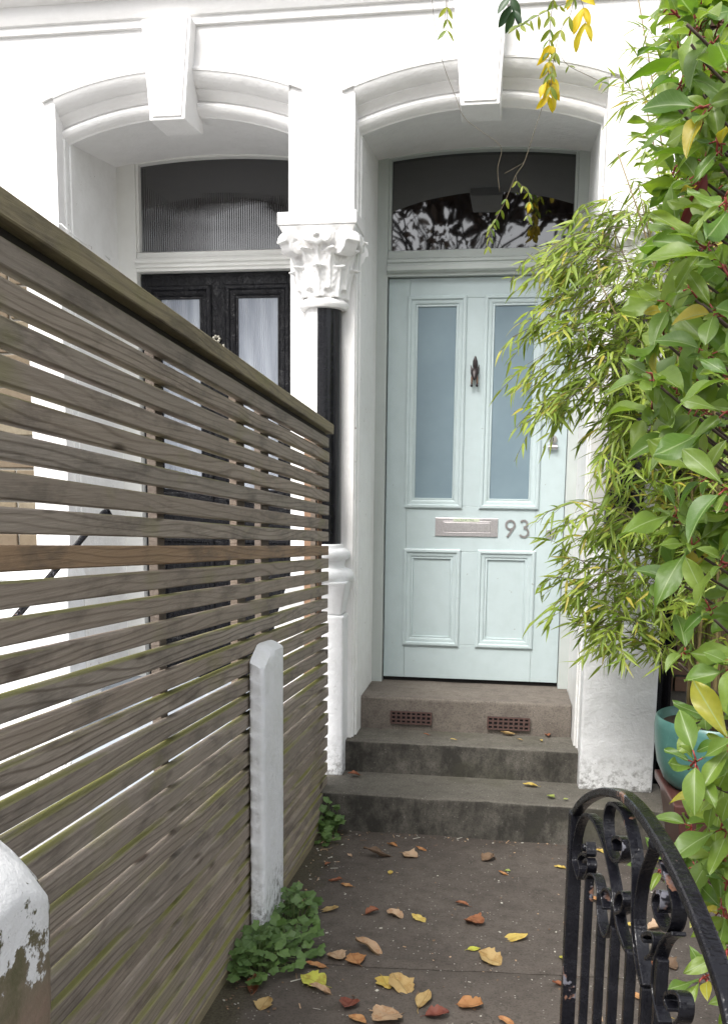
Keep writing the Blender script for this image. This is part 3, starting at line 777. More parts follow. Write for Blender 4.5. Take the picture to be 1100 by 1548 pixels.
    m.hexa(sq(px0,px1,yf,.163), sq(px0,px1,yf,.899))
    pl = obj('plinth', m, WHITE2, col, bevel=.008)
    return col
column(-.803, 4.12, h93, -.012, -1.005, -.688, 'column with one black painted side and one white painted side')
column(.510, 4.12, h93, None, .364, .676, 'black painted column behind the bamboo')

# brick front at the far left, each brick its own piece
m = MB(); m.box(-4.2, -2.171, 4.150, 4.8, .02, 2.655); bw = obj('brick_wall', m, MORTAR, h91)
def brick_mesh(w, d, h, mat, name='brick'):
    mb = MB(); mb.box(-w/2, w/2, 0, d, -h/2, h/2)
    rnd = random.Random(3)
    bm = bmesh.new(); me = mb.mesh(name, mat); bm.from_mesh(me); bmesh.ops.bevel(bm, geom=list(bm.edges), offset=.004, segments=1, affect='EDGES')
    bm.to_mesh(me); bm.free(); return me
BM = brick_mesh(.213, .06, .064, BRICK); BH = brick_mesh(.101, .06, .064, BRICK)
rng = random.Random(7); row = 0; z = 1.12
while z < 2.60:
    x = -2.176; k = row % 2
    while x > -2.72:
        w = .213 if (k % 2 == 0) else .101
        jit = Matrix.Translation((x-w/2, 4.138+rng.uniform(-.004,.003), z)) @ Matrix.Rotation(rng.uniform(-.01,.01), 4, 'Y')
        inst('brick', BM if k % 2 == 0 else BH, bw, jit)
        x -= w+.011; k += 1
    z += .0755; row += 1
# base block and moulding of the far-left pilaster
m = MB(); m.box(-2.60, -1.99, 4.03, 4.2, .0, 1.02); m.hexa([(-2.64,3.99,1.021),(-1.97,3.99,1.021),(-1.97,4.2,1.021),(-2.64,4.2,1.021)], [(-2.60,4.04,1.085),(-1.99,4.04,1.085),(-1.99,4.2,1.085),(-2.60,4.2,1.085)])
obj('plinth', m, WHITE2, h91, bevel=.006)
m = MB(); m.tube([at(60,340,Y=4.09), at(92,338,Y=4.09), at(108,352,Y=4.09), at(125,366,Y=4.3), at(150,378,Y=4.5), at(166,392,Y=4.6)], .0035, 6)
obj('cable', m, WHITEJ, h91, True)
# dark brick return wall on the right, behind the plants
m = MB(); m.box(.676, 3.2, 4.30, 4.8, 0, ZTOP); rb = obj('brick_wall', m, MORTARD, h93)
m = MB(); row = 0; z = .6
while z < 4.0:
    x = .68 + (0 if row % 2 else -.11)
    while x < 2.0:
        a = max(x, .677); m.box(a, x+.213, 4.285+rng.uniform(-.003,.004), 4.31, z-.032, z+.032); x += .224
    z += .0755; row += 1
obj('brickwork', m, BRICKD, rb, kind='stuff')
m = MB(); m.tube([(.735,4.235,.1),(.735,4.235,5.4)], .035, 12); obj('downpipe', m, BLACK, h93, True)

# neighbour's steps and handrail behind the fence
ns = thing('entrance_steps', 'pale grey painted steps behind the slatted fence below the black door', 'steps', (-1.48, 3.6, 0))
for i, (y0, y1, z1) in enumerate(((3.72,4.06,.16),(4.02,4.38,.30),(4.36,4.765,.44))):
    m = MB(); m.box(-1.995 if i else -1.98, -1.008 if i else -1.012, y0, y1, .0+.14*i, z1); obj('step', m, GREYP, ns, bevel=.008)
hr = thing('handrail', 'black iron handrail slanting up towards the black door behind the fence', 'handrail', (-1.9, 3.3, .03))
a = at(0, 962, X=-1.86); b = at(156, 776, X=-1.86)
d = (b-a); a2 = a-d*.35
m = MB(); m.tube([a2, a, b, b+Vector((0,.04,.012)), b+Vector((0,.07,-.01)), b+Vector((0,.06,-.035)), b+Vector((0,.035,-.03))], .014, 10); obj('rail', m, IRON, hr, True)
for p in (a2+d*.1,):
    m = MB(); m.tube([(p.x,p.y,.03),(p.x,p.y,p.z)], .010, 8); obj('baluster', m, IRON, hr, True)

# ------------------------------------------------------------------ slatted fence
fence = thing('slatted_fence', 'tall weathered grey slatted wooden fence with a mossy top rail', 'fence', (-.74, 2.5, 0))
SL = -.0556
def slat_mesh(y0, y1, x0, x1, ztop, h, seed):
    """a board following the slope of the fence, slightly bowed"""
    rg = random.Random(seed); n = 12; m = MB(); rows = []
    for i in range(n+1):
        y = y0+(y1-y0)*i/n; zt = ztop+SL*(y-1.27)+.0016*noise.noise(Vector((y*1.3, seed*3.7, 0))); bx = .003*noise.noise(Vector((y*1.1, seed*1.9, 7)))
        dz = .0012*noise.noise(Vector((y*2.3, seed*5.1, 2)))
        e = .0025
        rows.append([(x1+bx, y, zt-h+e+dz), (x1+bx, y, zt-e), (x1-e+bx, y, zt), (x0+e+bx, y, zt), (x0+bx, y, zt-e), (x0+bx, y, zt-h+e+dz), (x0+e+bx, y, zt-h+dz), (x1-e+bx, y, zt-h+dz)])
    m.grid(rows, True, 0, True); return m
k = 1; zt = 1.814
while zt > .16:
    mat = WOODB if k == 9 else WOOD
    end = 3.885+random.Random(k).uniform(-.012, .012)
    obj('slat', slat_mesh(1.185+.004*(k % 3), end, -.757, -.731, zt+random.Random(k*7).uniform(-.002,.002), .0405+random.Random(k*5).uniform(-.001,.0012), k), mat, fence,
        label='browner newer looking slat with bold grain at mid height' if k == 9 else None)
    zt -= .0562; k += 1
obj('rail_shadow_strip', slat_mesh(1.19, 3.88, -.757, -.745, 1.838, .026, 98), m_plain('rail_gap_shadow', (.025,.02,.016), .9), fence)  # near-black strip stands in for the shade in the gap under the top rail
obj('top_rail', slat_mesh(1.183, 3.905, -.776, -.716, 1.872, .040, 99), WOODR, fence, label='broad green tinged top rail')
obj('gravel_board', slat_mesh(1.183, 3.88, -.760, -.726, zt+.04, .16, 77), WOODR, fence)
def post(y0, y1, x0, x1, mat, nm='batten', z0=None):
    m = MB(); m.box(x0, x1, y0, y1, gz(y0) if z0 is None else z0, 1.83+SL*(y1-1.27)); obj(nm, m, mat, fence, bevel=.002)
for y0, y1 in ((1.975,2.02),(2.60,2.685),(2.87,2.97)): post(y0, y1, -.780, -.7585, WOODP)
post(3.74, 3.775, -.780, -.7585, WOODP); post(3.80, 3.875, -.82, -.7585, WOODO, 'post')

# ------------------------------------------------------------------ white concrete posts
def rough_box(x0, x1, y0, y1, z0, z1, capf, seed=0, amp=.004, nx=6, ny=8, nz=40):
    """painted concrete post with knocked edges; capf(u,v) lowers the top"""
    m = MB(); rows = []
    ring_ = []
    for i in range(nx): ring_.append((i/nx, 0))
    for i in range(ny): ring_.append((1, i/ny))
    for i in range(nx): ring_.append((1-i/nx, 1))
    for i in range(ny): ring_.append((0, 1-i/ny))
    def P(u, v, z, shrink=0):
        x = x0+(x1-x0)*u; y = y0+(y1-y0)*v
        cx, cy = (x0+x1)/2, (y0+y1)/2
        ex = abs(2*u-1); ey = abs(2*v-1)
        if ex > .99 and ey > .99: x += (cx-x)*.06; y += (cy-y)*.05
        q = noise.noise(Vector((x*9+seed, y*9, z*6)))*amp+noise.noise(Vector((x*40+seed, y*40, z*30)))*amp*.35
        d = Vector((x-cx, y-cy, 0)).normalized(); 
        return (x+d.x*q, y+d.y*q, z)
    for j in range(nz+1):
        rows.append([P(u, v, z0+(capf(u, v)-z0)*j/nz) for u, v in ring_])
    m.grid(rows, True)
    for s in (.8, .5, .2):
        rows2 = [P(.5+(u-.5)*s, .5+(v-.5)*s, capf(.5+(u-.5)*s, .5+(v-.5)*s)) for u, v in ring_]
        n = len(m.v)-len(ring_); m.v += rows2; K = len(ring_)
        for j in range(K): m.f.append((n+j, n+(j+1) % K, n+K+(j+1) % K, n+K+j)); m.m.append(0)
    n = len(m.v)-len(ring_); m.f.append(tuple(n+j for j in range(len(ring_)))); m.m.append(0)
    return m
WPOST = m_paint('thick_white_post_paint', (.76,.77,.79), .5, (.40,.42,.34), .3, chips=.0, bs=.9, splash=.1)
def cap1(u, v): return .985 - .022*u**1.5 - .040*max(0, 1-2.6*v) - .020*max(0, v-.5)
o = obj('gate_post', rough_box(-.7265, -.682, 2.60, 2.86, .02, .985, cap1, 3, .002), WPOST, None, True, bevel=0, angle=50)
tag(o, 'narrow white painted concrete post with a pointed top in front of the slats', 'post')
def m_peel():
    t = NT('peeling_white_paint_over_mossy_brick'); c = t.coord(); s = t.sep(c)
    n1 = t.noise(c, 9, 6, .7); n2 = t.noise(c, 40, 5, .7)
    # peeled region: low on the post, away from the right-hand corner
    e = t.math('ADD', t.math('ADD', t.math('MULTIPLY', s[2], -1.0), t.math('MULTIPLY', s[0], -1.6)), t.math('MULTIPLY', n1, .42))
    peel = t.ramp(e, [(.30, 0), (.31, 1)])
    under = t.mix(t.ramp(n1, [(.42, 0), (.62, 1)]), (.20,.16,.11), (.10,.095,.045))
    under = t.mix(t.math('MULTIPLY', t.ramp(s[2], [(.76, 1), (.80, 0)]), t.ramp(n2, [(.35, .3), (.6, 1)])), under, (.25,.175,.13))
    col = t.mix(peel, (.76,.76,.76), under)
    return t.set(col=col, rough=.7, nrm=t.bump(n2, .8, .004, t.bump(peel, .6, .004)))
def cap2(u, v): return 1.10 - .16*max(0, (2*u-1)*.5+.5)**2.6 - .06*abs(2*v-1)**2
o = obj('gate_pier', rough_box(-.90, -.592, .90, 1.135, .10, 1.05, cap2, 8, .007, 10, 8, 50), m_peel(), None, True, angle=60)
tag(o, 'round topped white pier with paint peeling off mossy brick at the near left', 'gate pier')

# ------------------------------------------------------------------ iron gate, swung open
gate = thing('iron_gate', 'open black wrought iron gate with scrolled arched top and chipped paint', 'gate', (.115, 1.4, gz(1.4)))
GP = Vector((.118, 1.4, 0)); GD = Vector((.075, -1, 0)).normalized(); GN = Vector((-GD.y, GD.x, 0))
def gp(zx, zy):
    """trace point on the gate's own upright plane"""
    px, py = 820+zx/3.457, 1100+zy/3.457
    v = M3 @ Vector((px-550, -(py-945), -1400)); t = GN.dot(GP-CAMPOS)/GN.dot(v); return CAMPOS+v*t
def smooth(pts, n=6):
    pts = [Vector(p) for p in pts]; out = []
    P = [pts[0]*2-pts[1]]+pts+[pts[-1]*2-pts[-2]]
    for i in range(1, len(P)-2):
        for k in range(n):
            t = k/n; a, b, c, d = P[i-1:i+3]
            out.append(.5*((2*b)+(c-a)*t+(2*a-5*b+4*c-d)*t*t+(3*b-a-3*c+d)*t**3))
    out.append(pts[-1]); return out
arch = [gp(*p) for p in ((176,455),(205,405),(262,360),(335,338),(415,352),(475,395),(540,470),(600,560),(655,650),(705,745),(752,840),(797,940),(840,1045),(885,1160),(925,1270),(962,1380),(985,1470))]
e = arch[-1]
arch += [e+GD*.04+Vector((0,0,-.030)), e+GD*.075+Vector((0,0,-.075)), e+GD*.095+Vector((0,0,-.14))]
m = MB(); m.ribbon(smooth(arch), GN*.0078, .011); obj('arched_top_bar', m, IRON, gate, bevel=.0025)
s_top = gp(176, 455)
def bar(s_pt, ztop, w, nm, zbot=.22):
    m = MB(); p = Vector((s_pt.x, s_pt.y, 0)); a = GD*w/2; b = GN*w*.45
    m.hexa([p-a-b+Vector((0,0,zbot)), p+a-b+Vector((0,0,zbot)), p+a+b+Vector((0,0,zbot)), p-a+b+Vector((0,0,zbot))],
           [p-a-b+Vector((0,0,ztop)), p+a-b+Vector((0,0,ztop)), p+a+b+Vector((0,0,ztop)), p-a+b+Vector((0,0,ztop))])
    obj(nm, m, IRON, gate, bevel=.002)
bar(s_top, s_top.z+.004, .022, 'stile', .16)
ee = arch[-1]; bar(ee, ee.z+.01, .022, 'stile', .16)
tops = [((245,775), None), ((308,1010), None), ((382,1040), None), ((463,1165), None), ((543,1350), None), ((625,1200), None)]
for (q, _), i in zip(tops, range(9)):
    p = gp(*q); bar(p, p.z, .0125, 'bar')
p6 = gp(625, 1200); q = p6
for i in range(1, 3):
    q2 = p6+GD*.085*i; bar(q2, .86, .0125, 'bar')
scr = [
 [(250,600),(252,668),(222,662),(205,690),(215,740),(205,790),(185,740),(176,690),(182,600),(205,500),(240,456),(285,490),(322,570),(345,640),(368,740),(388,850),(398,950),(412,1040),(440,1130),(463,1170)],
 [(398,640),(388,598),(405,575),(440,590),(446,640),(430,690),(400,700),(370,660),(352,580),(345,490),(352,430),(372,398),(405,410),(440,450),(470,540),(490,640),(498,760),(496,880),(494,1000),(500,1120),(518,1250),(545,1352)],
 [(232,705),(250,690),(258,720),(250,760),(232,790)],
 [(245,790),(262,768),(290,780),(308,850),(308,950),(320,1040),(345,1095),(372,1050),(384,980),(384,900),(365,852),(338,850),(330,890),(340,950)],
 [(400,975),(432,960),(448,910),(440,868),(415,870),(402,920),(404,975),(420,1060),(455,1160)],
 [(595,610),(570,680),(540,760),(518,870),(508,980),(512,1080),(528,1200),(555,1352)],
 [(640,700),(672,780),(700,870),(715,950),(705,1020),(682,1060),(648,1040),(618,980),(606,910),(622,865),(650,870),(650,930),(636,960)],
 [(560,1120),(548,1095),(575,1078),(605,1090),(608,1140),(592,1190),(565,1210)],
 [(712,1080),(670,1095),(635,1150),(610,1240),(600,1340),(612,1440),(640,1548)],
 [(690,1480),(670,1440),(672,1400),(705,1385),(738,1400),(752,1450),(745,1520),(715,1560)],
]
for s in scr:
    m = MB(); m.ribbon(smooth([gp(*q) for q in s], 5), GN*.0066, .0040); obj('scroll', m, IRON, gate, bevel=.0012)
m = MB(); ellip(m, gp(222,628), (.006,.006,.006)); ellip(m, gp(600,605), (.009,.009,.009)); obj('rivet', m, IRON, gate, True)
for z in (.30,):
    m = MB(); p = Vector((s_top.x, s_top.y, z)); e2 = Vector((ee.x, ee.y, z)); m.ribbon([p, e2], GN*.010, .012); obj('cross_bar', m, IRON, gate, bevel=.002)
gp_ = MB(); gp_.box(.118-.03, .118+.1, .45, .53, .1, .9)

# ------------------------------------------------------------------ leaf meshes
def blade(L, Wd, mat, name, shape='ell', nu=4, nv=8, curl=0, fold=.2, droop=.2, seed=0, wave=0, peak=.5, lob=0):
    """leaf lying along +Y, face up, base at the origin"""
    m = MB(); m.uv = []; rows = []
    for j in range(nv+1):
        v = j/nv
        if shape == 'ell': w = math.sin(math.pi*v**(math.log(.5)/math.log(peak)))**.8
        elif shape == 'lance': w = (math.sin(math.pi*min(1, v**.62))**.9)*(1-.15*v)
        else: w = math.sqrt(max(0, 1-(2*v-1)**2))
        w = max(w, .015)*(1+lob*math.sin(v*23+seed))
        row = []
        for i in range(nu+1):
            u = -1+2*i/nu
            x = u*w*Wd/2; z = fold*abs(x)*(1) - droop*L*v*v + wave*L*math.sin(v*7+seed+u*1.7)*.10*abs(u)
            y = L*v
            if curl:
                a = u*curl; x = w*Wd/2*math.sin(a)/max(curl, .01); z += w*Wd/2*(1-math.cos(a))/max(curl, .01)
            row.append((x, y, z)); m.uv.append((.5+.5*u*w, v))
        rows.append(row)
    m.grid(rows); return m
def meshes(fn, n): return [fn(i) for i in range(n)]
rp = random.Random(11)
PHO = [blade(rp.uniform(.070,.122), rp.uniform(.028,.050), L_PHO, '', 'ell', 6, 10, fold=rp.uniform(.05,.7), droop=rp.uniform(-.12,.55), seed=i*1.7, wave=rp.uniform(.2,1.1), peak=rp.uniform(.45,.66)).mesh('leaf', L_PHO, True) for i in range(14)]
BAMM = [blade(rp.uniform(.055,.095), rp.uniform(.009,.0145), L_BAM, '', 'lance', 2, 5, fold=.35, droop=rp.uniform(.05,.4), seed=i).mesh('leaf', L_BAM) for i in range(5)]
BAMQ = [blade(rp.uniform(.042,.095), rp.uniform(.008,.0145), L_BAMS, '', 'lance', 2, 4, fold=.35, droop=rp.uniform(.05,.4), seed=i) for i in range(5)]
def orient(d, up, roll=0):
    """matrix taking +Y to d with +Z near up"""
    d = Vector(d).normalized(); up = Vector(up); x = d.cross(up)
    if x.length < 1e-4: x = d.orthogonal()
    x.normalize(); z = x.cross(d)
    Mx = Matrix((x, d, z)).transposed().to_4x4()
    return Mx @ Matrix.Rotation(roll, 4, 'Y')

# ------------------------------------------------------------------ bamboo in a turquoise pot on a brown pot
POTC = Vector((.845, 3.62, 0))
o = thing('plant_pot', 'round turquoise glazed pot holding the bamboo', 'plant pot', (POTC.x, POTC.y, .335))
m = MB(); m.lathe([(.10,.335),(.170,.337),(.196,.36),(.222,.42),(.236,.50),(.240,.57),(.236,.600),(.230,.606),(.222,.602),(.220,.58),(.21,.57)], (POTC.x, POTC.y, 0), 48, cap=False); obj('pot', m, POT, o, True, angle=60)
m = MB(); m.lathe([(.0005,.575),(.12,.580),(.222,.572)], (POTC.x, POTC.y, 0), 24, cap=False); obj('soil', m, SOIL, o, True)
o = thing('plant_pot', 'square brown glazed planter standing under the turquoise pot', 'plant pot', (POTC.x+.02, POTC.y-.02, 0))
m = MB(); c = (POTC.x+.03, POTC.y-.03)
def sqr(h, z): return [(c[0]-h,c[1]-h,z),(c[0]+h,c[1]-h,z),(c[0]+h,c[1]+h,z),(c[0]-h,c[1]+h,z)]
m.hexa(sqr(.165,.0), sqr(.212,.295)); m.hexa(sqr(.226,.2955), sqr(.229,.334)); obj('pot', m, POTB, o, bevel=.006)

bam = thing('bamboo_plant', 'tall potted bamboo with arching sprays of narrow light green leaves', 'bamboo', (POTC.x, POTC.y, .58))
rb_ = random.Random(21)
culms = MB(); twigs = MB(); leafspec = []
def spray_leaves(pts, n, L0=.3, side=1.0):
    """leaves alternate along the outer part of a twig"""
    P = [Vector(p) for p in pts]
    for i in range(n):
        t = L0+(1-L0)*(i+rb_.random()*.5)/n; t = min(t, .999); f = t*(len(P)-1); k = int(f); p = P[k].lerp(P[k+1], f-k); d = (P[k+1]-P[k]).normalized()
        sd = d.cross(Vector((0,0,1))); sd = sd.normalized() if sd.length > .01 else Vector((1,0,0))
        s = 1 if i % 2 else -1
        dd = d*rb_.uniform(.3,1.0)+sd*s*rb_.uniform(.1,.9)+Vector((rb_.gauss(-.15,.4), rb_.gauss(-.1,.35), rb_.gauss(-.28,.38)))
        leafspec.append((p, dd.normalized(), Vector((rb_.gauss(0,.5), rb_.gauss(-.6,.5), .8))))
culm_pts = []
for i in range(30):
    b = POTC+Vector((rb_.uniform(-.15,.15), rb_.uniform(-.13,.13), .575))
    lean = Vector((rb_.uniform(-.55,.40)-(.10), rb_.uniform(-.28,.15), 0)); H = rb_.uniform(1.3, 3.0)
    if i < 8: lean = Vector((rb_.uniform(-.55,-.2), rb_.uniform(-.25,.1), 0)); H = rb_.uniform(1.7,2.4)
    pts = [b+lean*(t**1.7)+Vector((0,0,H*t-(.25*abs(lean.x)+.05)*t**3)) for t in [k/9 for k in range(10)]]
    culms.tube(pts, [.0070*(1-.7*k/9) for k in range(10)], 6); culm_pts.append(pts)
    for q in range(int(H/.085)):
        t = rb_.uniform(.22, 1.0) if i % 3 else rb_.uniform(.1, 1.0); f = min(t*9, 8.99); k = int(f); p = pts[k].lerp(pts[k+1], f-k)
        if p.z < .95 and rb_.random() < .55: continue
        az = rb_.uniform(0, 2*math.pi) if rb_.random() < .5 else rb_.uniform(math.pi*.75, math.pi*1.5)
        Lt = rb_.uniform(.08,.24)*(1.0 if p.z < 2.6 else .7); d = Vector((math.cos(az), math.sin(az)*.8, rb_.uniform(.1,.8))).normalized()
        e = [p+d*Lt*s+Vector((0,0,-Lt*.3*s*s)) for s in (0,.35,.7,1)]
        if e[-1].x < (.36 if p.z < 1.5 else .20): continue
        if p.z > 2.45 and (rb_.random() < .72 or e[-1].x < .46): continue
        twigs.tube(e, .0011, 3); spray_leaves(e, rb_.randint(5,9), .25)
# long sprays that reach out in front of the door
ends = [((745,428),3.42,(930,400)),((760,400),3.5,(930,370)),((785,425),3.45,(935,430)),((752,530),3.40,(930,470)),((765,505),3.4,(920,450)),((770,600),3.42,(930,560)),((782,560),3.5,(930,520)),
        ((768,655),3.38,(930,600)),((800,640),3.45,(925,580)),((800,470),3.5,(940,430)),((812,520),3.4,(930,500)),((795,615),3.5,(930,590)),((820,450),3.55,(950,390)),((840,545),3.5,(940,500)),((850,600),3.4,(950,560)),
        ((800,385),3.55,(950,350)),((850,380),3.6,(960,340)),((800,775),3.40,(930,765)),((835,800),3.42,(930,770)),((830,830),3.5,(960,800)),((800,880),3.40,(960,890)),((830,832),3.38,(940,900)),((795,940),3.40,(950,890)),((840,915),3.45,(960,930)),((800,862),3.45,(950,930)),
        ((870,950),3.5,(985,960)),((880,880),3.5,(980,880)),((905,700),3.5,(965,660)),((880,480),3.5,(960,440)),((870,430),3.5,(960,400)),((890,560),3.5,(960,540)),((900,635),3.5,(970,610)),
        ((930,125),3.5,(1010,200)),((965,90),3.5,(1015,170)),((985,60),3.5,(1020,140)),((935,290),3.5,(1010,300)),((950,330),3.5,(1010,350)),((990,160),3.5,(1025,240)),((975,215),3.5,(1020,290)),((850,345),3.6,(970,330)),((905,350),3.6,(980,340)),((885,975),3.5,(985,985)),((900,820),3.5,(980,800))]
for (ex, ey), Y, (bx, by) in ends:
    for rep in range((1 if 740 < ey < 960 and ex < 860 else 2) if ex < 900 or ey > 400 else 1):
        jx, jy = (0, 0) if rep == 0 else (rb_.uniform(-5,34), rb_.uniform(-32,28))
        b = at(bx+rb_.uniform(-15,25), by+rb_.uniform(-20,20), Y=Y+rb_.uniform(.0,.15)); e = at(ex+jx, ey+jy, Y=Y+rb_.uniform(-.1,.12)); 
        # twig ends short of the tip: leaves carry it the rest of the way
        e = b.lerp(e, .86); mid = b.lerp(e, .5)+Vector((0,0,.05)); pts = smooth([b, mid, e], 4); twigs.tube(pts, .0014, 3)
        spray_leaves(pts, rb_.randint(7,10), .38)
        for q in range(4):
            f = rb_.uniform(.2,.9); p = b.lerp(e, f)+Vector((0,0,.03)); d = (e-b).normalized()+Vector((rb_.gauss(0,.3), rb_.gauss(0,.3), rb_.uniform(-.8,.4))); Lt = rb_.uniform(.06,.14)
            ee2 = [p, p+d*Lt*.5, p+d*Lt+Vector((0,0,-Lt*.3))]; twigs.tube(ee2, .0009, 3); spray_leaves(ee2, rb_.randint(4,6), .35)
# dense mass beside the wall
for i in range(430):
    px = rb_.gauss(975, 42); py = rb_.uniform(395, 985); 
    if px < 912 + 22*math.sin(py*.02): px = 1824-px+rb_.uniform(0,30)
    p = at(px, py, Y=rb_.uniform(3.4,3.9)); d = Vector((rb_.uniform(-1,.5), rb_.uniform(-.8,.3), rb_.uniform(-.4,.6))).normalized(); Lt = rb_.uniform(.05,.14)
    e = [p, p+d*Lt*.5, p+d*Lt+Vector((0,0,-Lt*.4))]; twigs.tube(e, .001, 3); spray_leaves(e, rb_.randint(4,7), .2)
obj('culm', culms, CULM, bam, True, kind='stuff'); obj('twig', twigs, TWIG, bam, kind='stuff')
leafspec.sort(key=lambda s: s[0].x)
sel = set(range(0, 300))
verts, faces, tints = [], [], []
for i, (p, d, up) in enumerate(leafspec):
    Mx = Matrix.Translation(p) @ orient(d, up) @ Matrix.Diagonal((1,1,1,1))
    if i in sel: inst('leaf', BAMM[i % 5], bam, Mx)
    else:
        q = BAMQ[i % 5]; n = len(verts); tt = rb_.random(); verts += [Mx @ Vector(v)-wloc(bam) for v in q.v]; faces += [tuple(n+a for a in f) for f in q.f]; tints += [tt]*len(q.v)
me = bpy.data.meshes.new('foliage'); me.from_pydata(verts, [], faces); me.materials.append(L_BAMS)
at_ = me.attributes.new('tint', 'FLOAT', 'POINT'); at_.data.foreach_set('value', tints)
o = bpy.data.objects.new('foliage', me); COL.objects.link(o); o.parent = bam; o['kind'] = 'stuff'

# ------------------------------------------------------------------ broad-leaved shrub in the right foreground
shr = thing('laurel_shrub', 'broad leaved evergreen shrub with red stems at the right edge', 'shrub', (.95, 1.9, gz(1.9)))
rs = random.Random(5)
wh = [(1050,21,1.7),(1072,57,1.75),(1010,10,1.6),(1057,160,1.6),(1083,207,1.6),(1035,221,1.9),(1061,372,1.6),(1096,297,1.5),(1020,349,1.75),(1077,468,1.6),(982,563,1.75),(1087,393,1.55),(1067,532,1.7),(1046,616,1.75),
      (1097,622,1.6),(1023,773,1.8),(1067,720,1.7),(1071,917,1.65),(1089,849,1.6),(1036,985,1.7),(1067,1078,1.65),(1051,1147,1.5),(1080,1204,1.6),(1089,1253,1.6),(1050,1310,1.8),(1063,1476,1.5),(1000,1310,1.9),(1090,1370,1.7),(1100,1120,1.5),(1095,1000,1.6),(1095,740,1.5),(1105,560,1.5),(1100,100,1.6),(1005,455,1.8),(1015,655,1.8),(1040,430,1.7),(1010,880,1.85),(1030,120,1.8),(1050,265,1.8),(1045,820,1.75),(1075,1290,1.7),(1098,1330,1.6),(1045,1250,1.85),(1098,1440,1.5),(1000,500,1.8),(985,610,1.85),(1090,320,1.7)]
NMAIN = len(wh)
for i in range(70):
    a, b = rs.uniform(1030,1215), rs.uniform(-20,1330)
    if b > 960: a = rs.uniform(1110,1230)
    wh.append((a, b, rs.uniform(1.8,2.4)))
for i in range(46): wh.append((rs.uniform(1018,1130), rs.uniform(-20,700) if i % 2 else rs.uniform(-20,330), rs.uniform(1.85,2.3)))
for i in range(10): wh.append((rs.uniform(1085,1150), rs.uniform(1150,1540), rs.uniform(1.6,2.0)))
sv_, sf_, st_ = [], [], []
stems = MB(); woody = MB(); nleaf = 0
trunk = smooth([Vector((.95,1.9,gz(1.9))), Vector((.86,1.95,.5)), Vector((.80,1.95,1.0)), Vector((.78,2.0,1.6)), Vector((.74,1.95,2.2)), Vector((.72,1.9,2.7))], 6)
woody.tube(trunk, [.012-.008*i/(len(trunk)-1) for i in range(len(trunk))], 8)
woody.tube(smooth([Vector((.95,1.9,.1)), Vector((1.0,1.8,.6)), Vector((.9,1.7,1.2)), Vector((.92,1.75,1.9))], 6), .009, 7)
for (px, py, Y) in wh:
    p = at(px, py, Y=Y)
    base = min(trunk, key=lambda q: abs(q.z-(p.z-.22)))
    axis = Vector((rs.uniform(-.9,-.1), rs.uniform(-.9,-.2), rs.uniform(.1,.9))).normalized()
    pre = p-axis*.07; mid = base.lerp(pre, .5)+Vector((0,0,-.04))
    bp = smooth([base, mid, pre, p], 5); woody.tube(bp[:-4], [.0038-.002*i/len(bp) for i in range(len(bp)-4)], 6); stems.tube(bp[-4:], .0019, 6)
    n = rs.randint(5, 8); sx = axis.orthogonal().normalized(); sy = axis.cross(sx); a0 = rs.uniform(0, 6)
    for k in range(n):
        a = a0+k*2.4+rs.gauss(0,.35); tilt = rs.uniform(.6, 1.75) if k < n-2 else rs.uniform(.2,.6)
        d = axis*math.cos(tilt)+(sx*math.cos(a)+sy*math.sin(a))*math.sin(tilt); d.z -= .12
        d.normalize(); q = p-axis*.007*k*.8
        if q.x+d.x*.1 < .02+.0: continue
        st = q+d*.014; stems.tube([q, st], .0013, 5)
        sc = rs.uniform(.55, 1.15)*(.55 if k >= n-2 else 1); up = axis*1.0+Vector((0,-.15,.5))
        if py > 1100: sc *= .9
        Mx = Matrix.Translation(st) @ orient(d, up, rs.gauss(0,.25)) @ Matrix.Scale(sc, 4); src = PHO[rs.randrange(14)]
        if nleaf < 296: inst('leaf', src, shr, Mx); nleaf += 1
        else:
            n0 = len(sv_); sv_ += [Mx @ v.co - wloc(shr) for v in src.vertices]; sf_ += [tuple(n0+i for i in f.vertices) for f in src.polygons]; st_ += [rs.random()]*len(src.vertices)
L_PHOS = m_leaf('glossy_shrub_leaf_mass', (.085,.165,.02), (.22,.30,.045), (.24,.34,.14), .42, .45, obj_rand=False)
me = bpy.data.meshes.new('foliage'); me.from_pydata(sv_, [], sf_); me.materials.append(L_PHOS); me.polygons.foreach_set('use_smooth', [True]*len(sf_))
at_ = me.attributes.new('tint', 'FLOAT', 'POINT'); at_.data.foreach_set('value', st_)
o = bpy.data.objects.new('foliage', me); COL.objects.link(o); o.parent = shr; o['kind'] = 'stuff'
obj('branch', woody, STEMB, shr, True, kind='stuff'); obj('stem', stems, STEMR, shr, True, kind='stuff')
rl = blade(.10, .035, L_RED, '', 'ell', 4, 8, fold=.4, droop=.1).mesh('leaf', L_RED, True)
o = inst('leaf', rl, shr, Matrix.Translation(at(1068,262,Y=1.8)) @ orient((-.35,.1,-.9), (.6,-.8,0))); o['label'] = 'dark red leaf hanging among the green ones'
print('shrub leaves', nleaf, 'bamboo leaves', len(leafspec))

